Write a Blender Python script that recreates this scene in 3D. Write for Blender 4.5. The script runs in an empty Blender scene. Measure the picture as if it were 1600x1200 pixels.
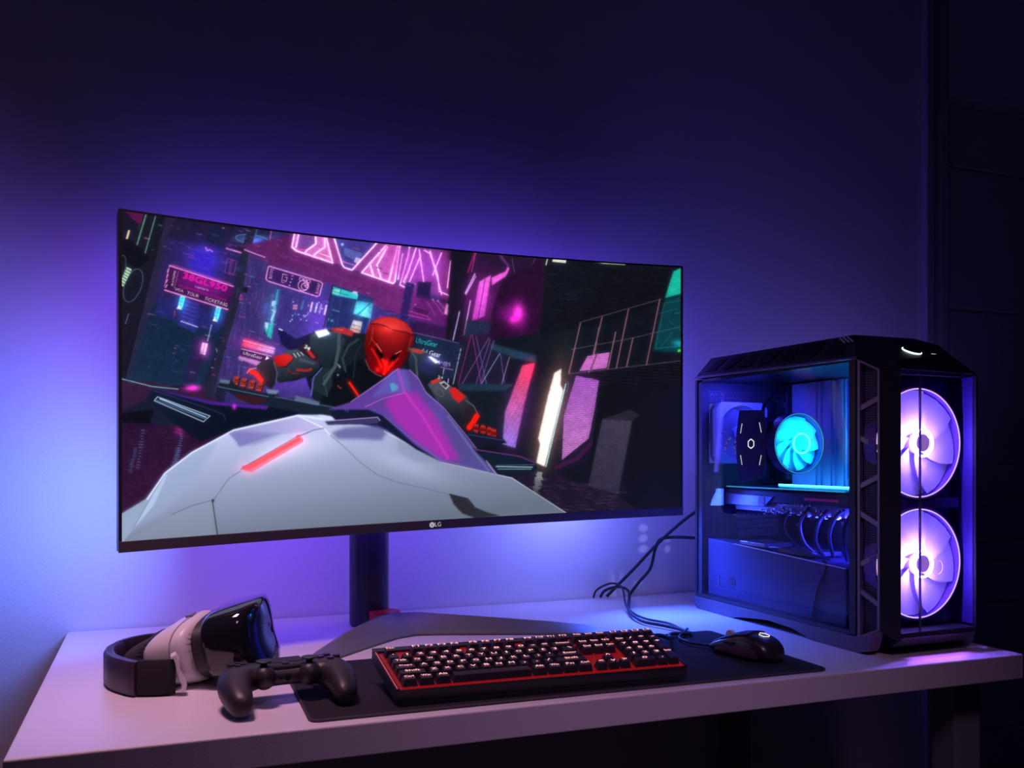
import bpy, math, random
import numpy as np
from mathutils import Vector, Matrix
random.seed(7)
PI = math.pi
sc = bpy.context.scene
COL = sc.collection

# ------------------------------------------------------------ camera
cam_d = bpy.data.cameras.new('camera')
cam = bpy.data.objects.new('camera', cam_d); COL.objects.link(cam)
cam.location = (0, 0, 1.08)
cam.rotation_euler = (PI/2, 0, -math.radians(21.7))
cam_d.sensor_width = 36; cam_d.lens = 31.5; cam_d.shift_y = 115/1600
cam_d.clip_start = 0.02
sc.camera = cam

# ------------------------------------------------------------ world, exposure
wd = bpy.data.worlds.new('room_ambient'); sc.world = wd; wd.use_nodes = True
wd.node_tree.nodes['Background'].inputs[0].default_value = (0.42, 0.32, 0.50, 1)
wd.node_tree.nodes['Background'].inputs[1].default_value = 0.009
sc.view_settings.view_transform = 'Standard'
sc.view_settings.look = 'None'
sc.view_settings.exposure = 0.0
sc.view_settings.gamma = 1.0
sc.view_settings.use_curve_mapping = False
sc.cycles.use_denoising = True
sc.cycles.max_bounces = 8
sc.cycles.transparent_max_bounces = 24
sc.cycles.sample_clamp_indirect = 6.0
sc.cycles.caustics_reflective = False
sc.cycles.caustics_refractive = False

# ------------------------------------------------------------ lights of the room
def area(name, loc, target, size, power, color, size_y=None, spread=180):
    l = bpy.data.lights.new(name, 'AREA'); l.energy = power; l.color = color
    l.shape = 'RECTANGLE'; l.size = size; l.size_y = size_y or size
    l.spread = math.radians(spread)
    o = bpy.data.objects.new(name, l); COL.objects.link(o)
    o.location = loc
    o.rotation_euler = (Vector(target)-Vector(loc)).to_track_quat('-Z', 'Y').to_euler()
    return o
# wash of the light strips on the back of the monitor, thrown on the wall
area('rear_glow_left', (0.02, 1.62, 1.02), (-0.36, 1.89, 0.97), 0.06, 1.7, (0.12, 0.23, 1.0), 0.26, 125)
area('rear_glow_corner', (0.02, 1.64, 1.27), (-0.34, 1.89, 1.27), 0.08, 0.36, (0.24, 0.08, 1.0), 0.14, 110)
area('rear_glow_upper', (0.45, 1.73, 1.40), (0.45, 1.89, 1.44), 1.0, 0.95, (0.13, 0.065, 1.0), 0.05, 125)
area('right_wall_fill', (1.60, 1.60, 1.06), (1.55, 1.89, 1.22), 0.55, 0.50, (0.22, 0.16, 1.0), 0.08, 150)  # added fill hidden behind the case, brightens the wall on the right
area('rear_glow_lower', (0.30, 1.64, 1.02), (0.25, 1.89, 0.90), 0.50, 1.3, (0.13, 0.04, 1.0), 0.05)
area('rear_glow_right', (0.86, 1.74, 1.02), (0.80, 1.89, 0.90), 0.16, 0.75, (0.22, 0.25, 1.0), 0.05)
area('rear_glow_side', (0.98, 1.76, 1.22), (1.25, 1.89, 1.25), 0.05, 0.9, (0.13, 0.09, 1.0), 0.35)
area('desk_spill_fill', (0.97, 1.72, 0.99), (1.0, 1.42, 0.75), 0.12, 3.0, (0.04, 0.11, 1.0), 0.05, 110)  # added lamp aimed at the desk, stands in for the blue case spill
# magenta room lamp over the left end of the desk
area('ceiling_lamp', (-0.10, 1.20, 2.45), (0.02, 1.35, 0.75), 0.35, 1.7, (1.0, 0.50, 0.68), 0.35, 50)
# dim violet lamp in front of and above the desk
area('front_lamp', (0.45, -0.25, 2.3), (0.65, 1.05, 0.75), 0.5, 0.6, (0.75, 0.40, 0.80), 0.3, 42)

# ------------------------------------------------------------ materials
MATS = {}
def mat(name, col, rough=0.5, metal=0.0, emit=None, strength=0.0, bump=0.0, scale=200.0, var=0.0, coat=0.0, alpha=1.0, spec=0.5):
    if name in MATS: return MATS[name]
    m = bpy.data.materials.new(name); m.use_nodes = True
    nt = m.node_tree; b = nt.nodes['Principled BSDF']
    b.inputs['Base Color'].default_value = (*col, 1)
    b.inputs['Roughness'].default_value = rough
    b.inputs['Metallic'].default_value = metal
    b.inputs['Specular IOR Level'].default_value = spec
    if coat: b.inputs['Coat Weight'].default_value = coat; b.inputs['Coat Roughness'].default_value = 0.08
    if emit:
        b.inputs['Emission Color'].default_value = (*emit, 1)
        b.inputs['Emission Strength'].default_value = strength
    tc = nt.nodes.new('ShaderNodeTexCoord')
    nz = nt.nodes.new('ShaderNodeTexNoise'); nz.inputs['Scale'].default_value = scale
    nz.inputs['Detail'].default_value = 4
    nt.links.new(tc.outputs['Object'], nz.inputs['Vector'])
    if var:
        mr = nt.nodes.new('ShaderNodeMapRange')
        mr.inputs['To Min'].default_value = 1-var; mr.inputs['To Max'].default_value = 1+var
        nt.links.new(nz.outputs['Fac'], mr.inputs['Value'])
        mx = nt.nodes.new('ShaderNodeVectorMath'); mx.operation = 'SCALE'
        mx.inputs[0].default_value = col
        nt.links.new(mr.outputs['Result'], mx.inputs['Scale'])
        nt.links.new(mx.outputs['Vector'], b.inputs['Base Color'])
    if bump:
        bp = nt.nodes.new('ShaderNodeBump'); bp.inputs['Strength'].default_value = bump
        bp.inputs['Distance'].default_value = 0.001
        nt.links.new(nz.outputs['Fac'], bp.inputs['Height'])
        nt.links.new(bp.outputs['Normal'], b.inputs['Normal'])
    MATS[name] = m
    return m
def emis(name, col, strength):
    if name in MATS: return MATS[name]
    m = bpy.data.materials.new(name); m.use_nodes = True
    nt = m.node_tree; nt.nodes.clear()
    o = nt.nodes.new('ShaderNodeOutputMaterial'); e = nt.nodes.new('ShaderNodeEmission')
    e.inputs[0].default_value = (*col, 1); e.inputs[1].default_value = strength
    nt.links.new(e.outputs[0], o.inputs[0]); MATS[name] = m
    return m
def glass(name, tint, ior=1.2, gloss_rough=0.02):
    if name in MATS: return MATS[name]
    m = bpy.data.materials.new(name); m.use_nodes = True
    nt = m.node_tree; nt.nodes.clear()
    o = nt.nodes.new('ShaderNodeOutputMaterial')
    t = nt.nodes.new('ShaderNodeBsdfTransparent'); t.inputs[0].default_value = (*tint, 1)
    g = nt.nodes.new('ShaderNodeBsdfGlossy'); g.inputs['Roughness'].default_value = gloss_rough
    fr = nt.nodes.new('ShaderNodeFresnel')
    ge = nt.nodes.new('ShaderNodeNewGeometry'); mi = nt.nodes.new('ShaderNodeMapRange')   # same sheen on both faces of the pane
    mi.inputs['To Min'].default_value = ior; mi.inputs['To Max'].default_value = 1/ior
    nt.links.new(ge.outputs['Backfacing'], mi.inputs['Value']); nt.links.new(mi.outputs['Result'], fr.inputs[0])
    mx = nt.nodes.new('ShaderNodeMixShader')
    nt.links.new(fr.outputs[0], mx.inputs[0]); nt.links.new(t.outputs[0], mx.inputs[1]); nt.links.new(g.outputs[0], mx.inputs[2])
    nt.links.new(mx.outputs[0], o.inputs[0]); MATS[name] = m
    return m
def translucent(name, col, trans=0.5):
    if name in MATS: return MATS[name]
    m = bpy.data.materials.new(name); m.use_nodes = True
    nt = m.node_tree; nt.nodes.clear()
    o = nt.nodes.new('ShaderNodeOutputMaterial')
    d = nt.nodes.new('ShaderNodeBsdfDiffuse'); d.inputs[0].default_value = (*col, 1)
    t = nt.nodes.new('ShaderNodeBsdfTranslucent'); t.inputs[0].default_value = (*col, 1)
    mx = nt.nodes.new('ShaderNodeMixShader'); mx.inputs[0].default_value = trans
    nt.links.new(d.outputs[0], mx.inputs[1]); nt.links.new(t.outputs[0], mx.inputs[2])
    nt.links.new(mx.outputs[0], o.inputs[0]); MATS[name] = m
    return m

# ------------------------------------------------------------ mesh helpers
class MB:
    def __init__(s): s.v = []; s.f = []
    def add(s, vs, fs):
        n = len(s.v); s.v += [tuple(p) for p in vs]; s.f += [tuple(i+n for i in f) for f in fs]; return s
    def box(s, a, b):
        (x0, y0, z0), (x1, y1, z1) = a, b
        return s.add([(x0,y0,z0),(x1,y0,z0),(x1,y1,z0),(x0,y1,z0),(x0,y0,z1),(x1,y0,z1),(x1,y1,z1),(x0,y1,z1)],
                     [(3,2,1,0),(4,5,6,7),(0,1,5,4),(1,2,6,5),(2,3,7,6),(3,0,4,7)])
    def hexa(s, p8):
        return s.add(p8, [(3,2,1,0),(4,5,6,7),(0,1,5,4),(1,2,6,5),(2,3,7,6),(3,0,4,7)])
    def prism(s, poly, vec):
        n = len(poly); vs = [Vector(p) for p in poly]; w = [p+Vector(vec) for p in vs]
        fs = [tuple(range(n-1, -1, -1)), tuple(range(n, 2*n))]+[(i, (i+1) % n, (i+1) % n+n, i+n) for i in range(n)]
        return s.add(vs+w, fs)
    def loft(s, rings, cap=True, closed=True):
        n = len(rings[0]); vs = [p for r in rings for p in r]; fs = []
        for k in range(len(rings)-1):
            for i in range(n if closed else n-1):
                j = (i+1) % n
                fs.append((k*n+i, k*n+j, (k+1)*n+j, (k+1)*n+i))
        if cap: fs.append(tuple(range(n-1, -1, -1))); fs.append(tuple((len(rings)-1)*n+i for i in range(n)))
        return s.add(vs, fs)
    def tube(s, pts, r, n=8, smooth=6, cap=True):
        P = [Vector(p) for p in pts]
        if smooth and len(P) > 2:
            Q = []
            for i in range(len(P)-1):
                p0 = P[max(i-1, 0)]; p1 = P[i]; p2 = P[i+1]; p3 = P[min(i+2, len(P)-1)]
                for k in range(smooth):
                    t = k/smooth
                    Q.append(0.5*((2*p1)+(p2-p0)*t+(2*p0-5*p1+4*p2-p3)*t*t+(3*p1-p0-3*p2+p3)*t**3))
            Q.append(P[-1]); P = Q
        up = Vector((0, 0, 1)); rings = []; last = None
        for i, p in enumerate(P):
            d = (P[min(i+1, len(P)-1)]-P[max(i-1, 0)]).normalized()
            if last is None:
                a = d.cross(up)
                if a.length < 0.05: a = d.cross(Vector((1, 0, 0)))
                a.normalize()
            else:
                a = (last-d*last.dot(d)).normalized()
            last = a; b = d.cross(a)
            rr = r[min(i, len(r)-1)] if isinstance(r, (list, tuple)) else r
            rings.append([p+a*math.cos(2*PI*k/n)*rr+b*math.sin(2*PI*k/n)*rr for k in range(n)])
        return s.loft(rings, cap)
    def cyl(s, c, axis, r, h, n=32, r2=None):
        c = Vector(c); d = Vector(axis).normalized()
        a = d.cross(Vector((0, 0, 1)))
        if a.length < 0.05: a = Vector((1, 0, 0))
        a.normalize(); b = d.cross(a); r2 = r if r2 is None else r2
        rg = lambda q, rr: [q+a*math.cos(2*PI*k/n)*rr+b*math.sin(2*PI*k/n)*rr for k in range(n)]
        return s.loft([rg(c, r), rg(c+d*h, r2)])
    def ring(s, c, axis, r, w, h, n=48):
        """flat-sided ring: outer radius r, inner r-w, height h along axis"""
        c = Vector(c); d = Vector(axis).normalized()
        a = d.cross(Vector((0, 0, 1)))
        if a.length < 0.05: a = Vector((1, 0, 0))
        a.normalize(); b = d.cross(a)
        vs = []; fs = []
        for k in range(n):
            u = a*math.cos(2*PI*k/n)+b*math.sin(2*PI*k/n)
            vs += [c+u*r, c+u*r+d*h, c+u*(r-w)+d*h, c+u*(r-w)]
        for k in range(n):
            j = (k+1) % n
            for q in range(4): fs.append((k*4+q, k*4+(q+1) % 4, j*4+(q+1) % 4, j*4+q))
        return s.add(vs, fs)
    def torus(s, c, axis, r, t, n=48, m=10):
        c = Vector(c); d = Vector(axis).normalized()
        a = d.cross(Vector((0, 0, 1)))
        if a.length < 0.05: a = Vector((1, 0, 0))
        a.normalize(); b = d.cross(a); rings = []
        for k in range(n):
            u = a*math.cos(2*PI*k/n)+b*math.sin(2*PI*k/n)
            rings.append([c+u*(r+t*math.cos(2*PI*q/m))+d*t*math.sin(2*PI*q/m) for q in range(m)])
        rings.append(rings[0])
        return s.loft(rings, cap=False)
    def sphere(s, c, r, n=20, m=12):
        rx, ry, rz = (r, r, r) if not isinstance(r, tuple) else r
        vs = [(c[0], c[1], c[2]-rz)]; fs = []
        for i in range(1, m):
            ph = -PI/2+PI*i/m
            for k in range(n):
                vs.append((c[0]+rx*math.cos(ph)*math.cos(2*PI*k/n), c[1]+ry*math.cos(ph)*math.sin(2*PI*k/n), c[2]+rz*math.sin(ph)))
        vs.append((c[0], c[1], c[2]+rz)); T = len(vs)-1
        for k in range(n): fs.append((0, 1+(k+1) % n, 1+k)); fs.append((T, T-n+k, T-n+(k+1) % n))
        for i in range(m-2):
            for k in range(n):
                a = 1+i*n+k; b = 1+i*n+(k+1) % n
                fs.append((a, b, b+n, a+n))
        return s.add(vs, fs)

def text_polys(body, size=1.0):
    """flat outline of a word as (verts2d, triangles), centred on its middle"""
    cu = bpy.data.curves.new('glyph', 'FONT'); cu.body = body; cu.size = size
    cu.align_x = 'CENTER'; cu.align_y = 'CENTER'; cu.resolution_u = 3
    ob = bpy.data.objects.new('glyph', cu); COL.objects.link(ob)
    dg = bpy.context.evaluated_depsgraph_get(); dg.update()
    me = ob.evaluated_get(dg).to_mesh(); me.calc_loop_triangles()
    vs = [(v.co.x, v.co.y) for v in me.vertices]; ts = [tuple(t.vertices) for t in me.loop_triangles]
    ob.evaluated_get(dg).to_mesh_clear()
    bpy.data.objects.remove(ob); bpy.data.curves.remove(cu)
    return vs, ts

def obj(name, mb, m, parent=None, bevel=0.0, smooth=False, subsurf=0, org=None, seg=2, auto=True):
    """link a mesh; vertices are given in the frame of the root (org subtracted)"""
    me = bpy.data.meshes.new(name)
    ox, oy, oz = org if org is not None else (0, 0, 0)
    me.from_pydata([(x-ox, y-oy, z-oz) for x, y, z in mb.v], [], mb.f); me.validate(); me.update()
    import bmesh
    bm = bmesh.new(); bm.from_mesh(me); bmesh.ops.recalc_face_normals(bm, faces=bm.faces); bm.to_mesh(me); bm.free()
    me.materials.append(m)
    o = bpy.data.objects.new(name, me); COL.objects.link(o)
    if org is not None and parent is None: o.location = org
    if parent: o.parent = parent
    if bevel:
        b = o.modifiers.new('bevel', 'BEVEL'); b.width = bevel; b.segments = seg; b.limit_method = 'ANGLE'; b.angle_limit = math.radians(35)
    if subsurf:
        s = o.modifiers.new('subsurf', 'SUBSURF'); s.levels = subsurf; s.render_levels = subsurf
    if smooth or subsurf:
        for p in me.polygons: p.use_smooth = True
        if not subsurf and auto: me.set_sharp_from_angle(angle=math.radians(40))
    return o
def tag(o, label, cat, group=None):
    o['label'] = label; o['category'] = cat
    if group: o['group'] = group
    return o
def thing(name, label, cat, loc=(0, 0, 0), rot=(0, 0, 0), group=None):
    o = bpy.data.objects.new(name, None); COL.objects.link(o)
    o.location = loc; o.rotation_euler = rot; o.empty_display_size = 0.05
    return tag(o, label, cat, group)
def struct(name, mb, m, **k):
    o = obj(name, mb, m, **k); o['kind'] = 'structure'; return o

# ------------------------------------------------------------ the room
wall_m = mat('wall_paint', (0.80, 0.79, 0.80), 0.85, bump=0.5, scale=320, spec=0.2)
dark_wall = mat('dark_joinery', (0.48, 0.44, 0.46), 0.75, bump=0.3, scale=120, spec=0.2)
struct('wall_back', MB().box((-2.6, 1.89, 0), (3.3, 1.99, 2.7)), wall_m)
struct('wall_left', MB().box((-2.7, -2.6, 0), (-2.6, 1.99, 2.7)), wall_m)
struct('wall_right', MB().box((3.3, -2.6, 0), (3.4, 1.99, 2.7)), dark_wall)
struct('floor', MB().box((-2.7, -2.6, -0.1), (3.4, 1.99, 0)), mat('dark_floor', (0.10, 0.08, 0.08), 0.5, bump=0.2, scale=30, var=0.2))
struct('ceiling', MB().box((-2.7, -2.6, 2.7), (3.4, 1.99, 2.8)), mat('ceiling_paint', (0.30, 0.29, 0.30), 0.9))
mb = MB(); mb.box((1.9725, 1.868, 0), (2.0005, 1.8905, 2.69)); mb.box((2.0005, 1.880, 0), (2.030, 1.8905, 2.69)); mb.box((2.030, 1.874, 0), (2.0595, 1.8905, 2.69))
struct('trim_1', mb, mat('door_casing', (0.45, 0.42, 0.46), 0.5), bevel=0.003)
# panelled door right of the desk
mb = MB(); z = 0.01
for zz in (0.30, 0.52, 0.665, 0.784, 0.840, 0.960, 1.062, 1.112, 1.5, 1.9, 2.08):
    mb.box((2.0595, 1.882, z), (2.95, 1.8905, zz-0.006)); z = zz
struct('door_1', mb, dark_wall, bevel=0.004)

# ------------------------------------------------------------ desk
desk = thing('desk', 'white laminate desk with a thick slab top against the wall', 'desk', (0.6, 1.5, 0))
white = mat('desk_laminate', (0.78, 0.75, 0.79), 0.34, bump=0.25, scale=500, var=0.03)
mb = MB(); mb.hexa([(-0.155, 1.113, 0.708), (1.356, 1.081, 0.708), (1.356, 1.884, 0.708), (-0.155, 1.884, 0.708),
                    (-0.155, 1.113, 0.75), (1.356, 1.081, 0.75), (1.356, 1.884, 0.75), (-0.155, 1.884, 0.75)])
obj('desktop', mb, white, desk, bevel=0.0028, seg=3, org=(0.6, 1.5, 0))
leg_m = mat('desk_leg_laminate', (0.30, 0.28, 0.32), 0.5)
for xa, xb in ((-0.11, -0.05), (1.277, 1.337)):
    for ya, yb in ((1.15, 1.20), (1.80, 1.85)):
        obj('leg', MB().box((xa, ya, 0), (xb, yb, 0.708)), leg_m, desk, bevel=0.002, org=(0.6, 1.5, 0))


# ------------------------------------------------------------ picture shown on the monitor
# painted procedurally on a canvas, then carried by the colour attribute of the screen mesh
AX0, AY0, AX1, AY1, AS = 184, 320, 1072, 856, 2
AW, AH = (AX1-AX0)*AS, (AY1-AY0)*AS
art = np.zeros((AH, AW, 3), np.float32)
def c_(c): return np.array(c, np.float32)/255
def _box(pts, pad):
    xs = [p[0] for p in pts]; ys = [p[1] for p in pts]
    x0 = max(int((min(xs)-AX0-pad)*AS), 0); x1 = min(int((max(xs)-AX0+pad)*AS)+2, AW)
    y0 = max(int((min(ys)-AY0-pad)*AS), 0); y1 = min(int((max(ys)-AY0+pad)*AS)+2, AH)
    return x0, y0, x1, y1
def _grid(b):
    x0, y0, x1, y1 = b
    X, Y = np.meshgrid((np.arange(x0, x1, dtype=np.float32)+0.5)/AS+AX0, (np.arange(y0, y1, dtype=np.float32)+0.5)/AS+AY0)
    return X, Y
def _blur(m, r):
    r = int(round(r*AS/1.7))
    if r < 1: return m
    for _ in range(3):
        for ax in (0, 1):
            pad = [(0, 0), (0, 0)]; pad[ax] = (r+1, r)
            c = np.cumsum(np.pad(m, pad), axis=ax)
            m = ((c[2*r+1:]-c[:-2*r-1]) if ax == 0 else (c[:, 2*r+1:]-c[:, :-2*r-1]))/(2*r+1)
    return m
def _mask(pts, X, Y):
    m = np.zeros(X.shape, bool); n = len(pts)
    for i in range(n):
        (xa, ya), (xb, yb) = pts[i], pts[(i+1) % n]
        if ya == yb: continue
        c = (ya > Y) != (yb > Y)
        m ^= c & (X < (xb-xa)*(Y-ya)/(yb-ya)+xa)
    return m
def _put(b, m, col, mode):
    x0, y0, x1, y1 = b; m = m[..., None]; R = art[y0:y1, x0:x1]
    if mode == 'add': R += m*col
    elif mode == 'mul': R *= 1-m*(1-col)
    else: R += m*(col-R)
def fill(pts, col, a=1.0, soft=0.0, grad=None, mode='mix', stripes=None):
    """grad = (p, q, colour at q): colour runs from col at p to the other at q"""
    b = _box(pts, soft*3+1)
    if b[2] <= b[0] or b[3] <= b[1]: return
    X, Y = _grid(b); m = _mask(pts, X, Y).astype(np.float32)*a
    if soft: m = _blur(m, soft)
    c = c_(col)
    if grad:
        (px, py), (qx, qy), c2 = grad
        t = np.clip(((X-px)*(qx-px)+(Y-py)*(qy-py))/((qx-px)**2+(qy-py)**2), 0, 1)[..., None]
        c = c*(1-t)+c_(c2)*t
    if stripes:
        ang, per, dark = stripes
        s = (np.sin((Y*math.cos(ang)-X*math.sin(ang))*2*PI/per) > 0.1).astype(np.float32)
        c = c*(1-dark*s[..., None])
    _put(b, m, c, mode)
def line(pts, w, col, a=1.0, glow=0.0, gcol=None, soft=0.0, mode='mix'):
    pad = w+glow*3+2; b = _box(pts, pad)
    if b[2] <= b[0] or b[3] <= b[1]: return
    X, Y = _grid(b); d = np.full(X.shape, 1e9, np.float32)
    for (xa, ya), (xb, yb) in zip(pts[:-1], pts[1:]):
        dx, dy = xb-xa, yb-ya; L = dx*dx+dy*dy+1e-6
        t = np.clip(((X-xa)*dx+(Y-ya)*dy)/L, 0, 1)
        d = np.minimum(d, np.hypot(X-xa-t*dx, Y-ya-t*dy))
    if glow: _put(b, np.exp(-(d/glow)**2)*0.75*a, c_(gcol or col), 'add')
    _put(b, np.clip((w/2-d)/max(0.6, soft)+0.5, 0, 1)*a, c_(col), mode)
def blob(x, y, rx, ry, col, a=1.0, rot=0, mode='add', hard=0):
    R = max(rx, ry)*(1.2 if hard else 2.6); b = _box([(x-R, y-R), (x+R, y+R)], 1)
    if b[2] <= b[0] or b[3] <= b[1]: return
    X, Y = _grid(b); cr, sr = math.cos(rot), math.sin(rot)
    u = ((X-x)*cr+(Y-y)*sr)/rx; v = (-(X-x)*sr+(Y-y)*cr)/ry; q = u*u+v*v
    m = np.clip((1-np.sqrt(q))*min(rx, ry)/0.7+0.5, 0, 1) if hard else np.exp(-q)
    _put(b, m*a, c_(col), mode)
def oval(x, y, rx, ry, w, col, rot=0, a=1.0):
    line([(x+rx*math.cos(t)*math.cos(rot)-ry*math.sin(t)*math.sin(rot), y+rx*math.cos(t)*math.sin(rot)+ry*math.sin(t)*math.cos(rot))
          for t in np.linspace(0, 2*PI, 28)], w, col, a)
def words(s, x, y, h, ang, col, w=None, a=1.0, slant=0.0, bold=0.0):
    vs, ts = text_polys(s, 1.0)
    mx = max(v[0] for v in vs)-min(v[0] for v in vs)
    k = h/0.72; kx = (w/mx) if w else k
    ca, sa = math.cos(ang), math.sin(ang)
    P = [(x+(vx*kx+vy*slant)*ca+vy*k*sa, y+(vx*kx+vy*slant)*sa-vy*k*ca) for vx, vy in vs]
    b = _box(P, 1); X, Y = _grid(b); m = np.zeros(X.shape, bool)
    for t in ts: m |= _mask([P[i] for i in t], X, Y)
    m = m.astype(np.float32)
    if bold: m = np.clip(_blur(m, bold)*2.2, 0, 1)
    _put(b, m*a, c_(col), 'mix')
rng = np.random.RandomState(3)

# base tones
X, Y = _grid((0, 0, AW, AH))
fill([(180, 310), (420, 310), (380, 860), (180, 860)], (20, 25, 45))
fill([(380, 310), (720, 310), (700, 860), (330, 860)], (42, 36, 88))
fill([(700, 310), (1080, 310), (1080, 860), (690, 860)], (15, 17, 27))
blob(520, 520, 95, 70, (30, 18, 60)); blob(470, 590, 90, 40, (25, 10, 40))
fill([(690, 380), (860, 395), (840, 520), (720, 600), (690, 560)], (34, 18, 44), soft=6)
# far left wall of pipes and pillars
fill([(190, 320), (262, 330), (196, 600), (190, 600)], (20, 20, 34))
fill([(262, 335), (276, 338), (214, 600), (194, 600)], (32, 26, 52), grad=((262, 340), (205, 600), (24, 34, 56)))
fill([(276, 338), (292, 340), (236, 600), (214, 600)], (12, 15, 28))
for q in range(5):
    line([(262+q*3.1, 336), (196+q*4.2, 600)], 0.9, (96, 46, 92) if q in (0, 3) else (52, 50, 84), 0.55)
fill([(192, 328), (226, 331), (219, 352), (205, 340)], (118, 28, 96), 0.8, stripes=(0.6, 3, 0.6))
line([(228, 336), (213, 386)], 2.2, (92, 140, 118)); line([(243, 338), (226, 398)], 1.7, (92, 140, 122))
line([(201.5, 361), (198.5, 372)], 3.2, (235, 200, 160))
fill([(190, 372), (206, 375), (236, 405), (215, 420), (190, 405)], (13, 14, 24))
oval(208, 446, 13, 27, 1.0, (80, 100, 120), 0.35); oval(189, 418, 7, 19, 0.9, (80, 100, 120), 0.2)
for q in range(7):
    fill([(198-q*1.6, 417+q*4), (206-q*2.0, 421+q*4), (205-q*2.0, 424+q*4), (197-q*1.6, 420+q*4)], (176, 222, 182))
line([(201, 490), (196, 506)], 1.5, (120, 130, 150), 0.6)
# dark teal panel and street edge on the left
fill([(238, 478), (350, 512), (312, 612), (205, 596), (214, 560)], (17, 33, 56), soft=1.5, grad=((280, 500), (260, 600), (20, 38, 62)))
fill([(190, 592), (230, 596), (330, 610), (350, 640), (230, 622), (190, 645)], (44, 24, 52), soft=1)
line([(190, 592), (238, 604), (278, 608)], 1.3, (120, 190, 190)); line([(270, 604), (300, 604)], 3, (18, 20, 34))
fill([(190, 645), (240, 640), (232, 668), (190, 672)], (12, 12, 22))
fill([(190, 660), (330, 668), (370, 672), (258, 740), (228, 780), (190, 806)], (34, 16, 44), grad=((210, 660), (250, 780), (44, 16, 46)))
for q in range(150):
    x = 192+rng.rand()*150; y = 664+rng.rand()*125
    if y < 790-(x-192)*0.85: line([(x, y), (x+4+rng.rand()*9, y+1)], 0.8, (94, 50, 96), 0.35)
for x, y0_, y1_, c in ((222, 672, 735, (96, 130, 180)), (210, 700, 740, (80, 110, 160)), (282, 678, 728, (100, 140, 200)), (277, 700, 730, (90, 130, 190))):
    for q in range(14):
        yy = y0_+(y1_-y0_)*q/14; line([(x-2+rng.rand()*3-q*0.6, yy), (x+2+rng.rand()*3-q*0.6, yy+0.6)], 1.3, c, 0.55)
blob(300, 606, 12, 5, (120, 20, 90)); blob(280, 672, 8, 7, (70, 8, 50))
# upper left: dark machinery with blue glow
fill([(276, 338), (392, 350), (378, 398), (262, 372)], (28, 22, 48), soft=1)
fill([(262, 372), (380, 398), (352, 512), (240, 470)], (34, 28, 72), soft=2)
blob(318, 405, 30, 26, (26, 16, 120)); blob(312, 442, 20, 14, (20, 12, 90))
fill([(303, 392), (334, 398), (330, 420), (297, 412)], (44, 30, 170), 0.8, soft=1); fill([(300, 416), (336, 426), (333, 442), (298, 432)], (38, 30, 150), 0.8, soft=1)
for q in range(16):
    x = 285+rng.rand()*80; y = 372+rng.rand()*55
    line([(x, y), (x+6+rng.rand()*14, y+2+rng.rand()*4)], 1, [(80, 60, 200), (150, 60, 150), (50, 30, 120)][q % 3], 0.7)
for (x, y) in ((355, 404), (361, 406)): line([(x, y), (x+9, y+2), (x+4, y+24), (x-4, y+22), (x, y)], 1, (140, 60, 130), 0.8)
line([(321, 386), (324, 392), (328, 390), (332, 393)], 1.4, (230, 130, 230)); line([(354, 388), (380, 396)], 1.5, (240, 170, 230), glow=2, gcol=(120, 20, 90))
fill([(325, 352), (357, 358), (350, 385), (322, 378)], (24, 26, 56), 0.9); fill([(366, 350), (424, 358), (420, 380), (368, 374)], (26, 26, 60), soft=0.6)
blob(395, 374, 26, 6, (40, 70, 110)); blob(398, 378, 10, 5, (30, 50, 150)); oval(394, 374, 26, 7, 1.2, (90, 130, 170), 0.12)
line([(424, 360), (420, 384)], 1.4, (190, 90, 180)); line([(404, 351), (398, 372)], 1.2, (60, 90, 130))
# mid left building behind the pole
fill([(392, 380), (440, 412), (440, 500), (430, 602), (338, 604), (352, 540)], (48, 38, 92), soft=1.5)
for q in range(330):
    x = 340+rng.rand()*95; y = 405+rng.rand()*185; L = 4+rng.rand()*16
    if x > 392-(y-355)*0.2: line([(x, y), (x-L*0.22, y+L)], 0.7, [(84, 52, 120), (40, 34, 90), (120, 52, 128), (60, 84, 150)][rng.randint(4)], 0.6)
for q in range(14):
    y = 462+q*9; line([(424-q*1.2, y), (438-q, y+4)], 0.8, (70, 150, 180), 0.5)
fill([(433, 452), (440, 452), (436, 476), (429, 476)], (50, 160, 175)); fill([(425, 470), (431, 470), (430, 480), (424, 478)], (170, 190, 200), 0.8)
line([(430, 480), (425, 502)], 5, (90, 170, 175), 0.8); line([(424, 484), (436, 490)], 2, (190, 190, 200), 0.6); line([(431, 484), (424, 500)], 1.8, (200, 210, 220), 0.8)
fill([(414, 503), (428, 505), (424, 530), (418, 526), (413, 512)], (44, 150, 150)); fill([(414, 503), (420, 504), (418, 514), (414, 511)], (190, 180, 180), 0.8)
line([(421, 506), (417, 524)], 1, (20, 60, 80)); blob(426, 490, 16, 34, (14, 44, 54))
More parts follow.
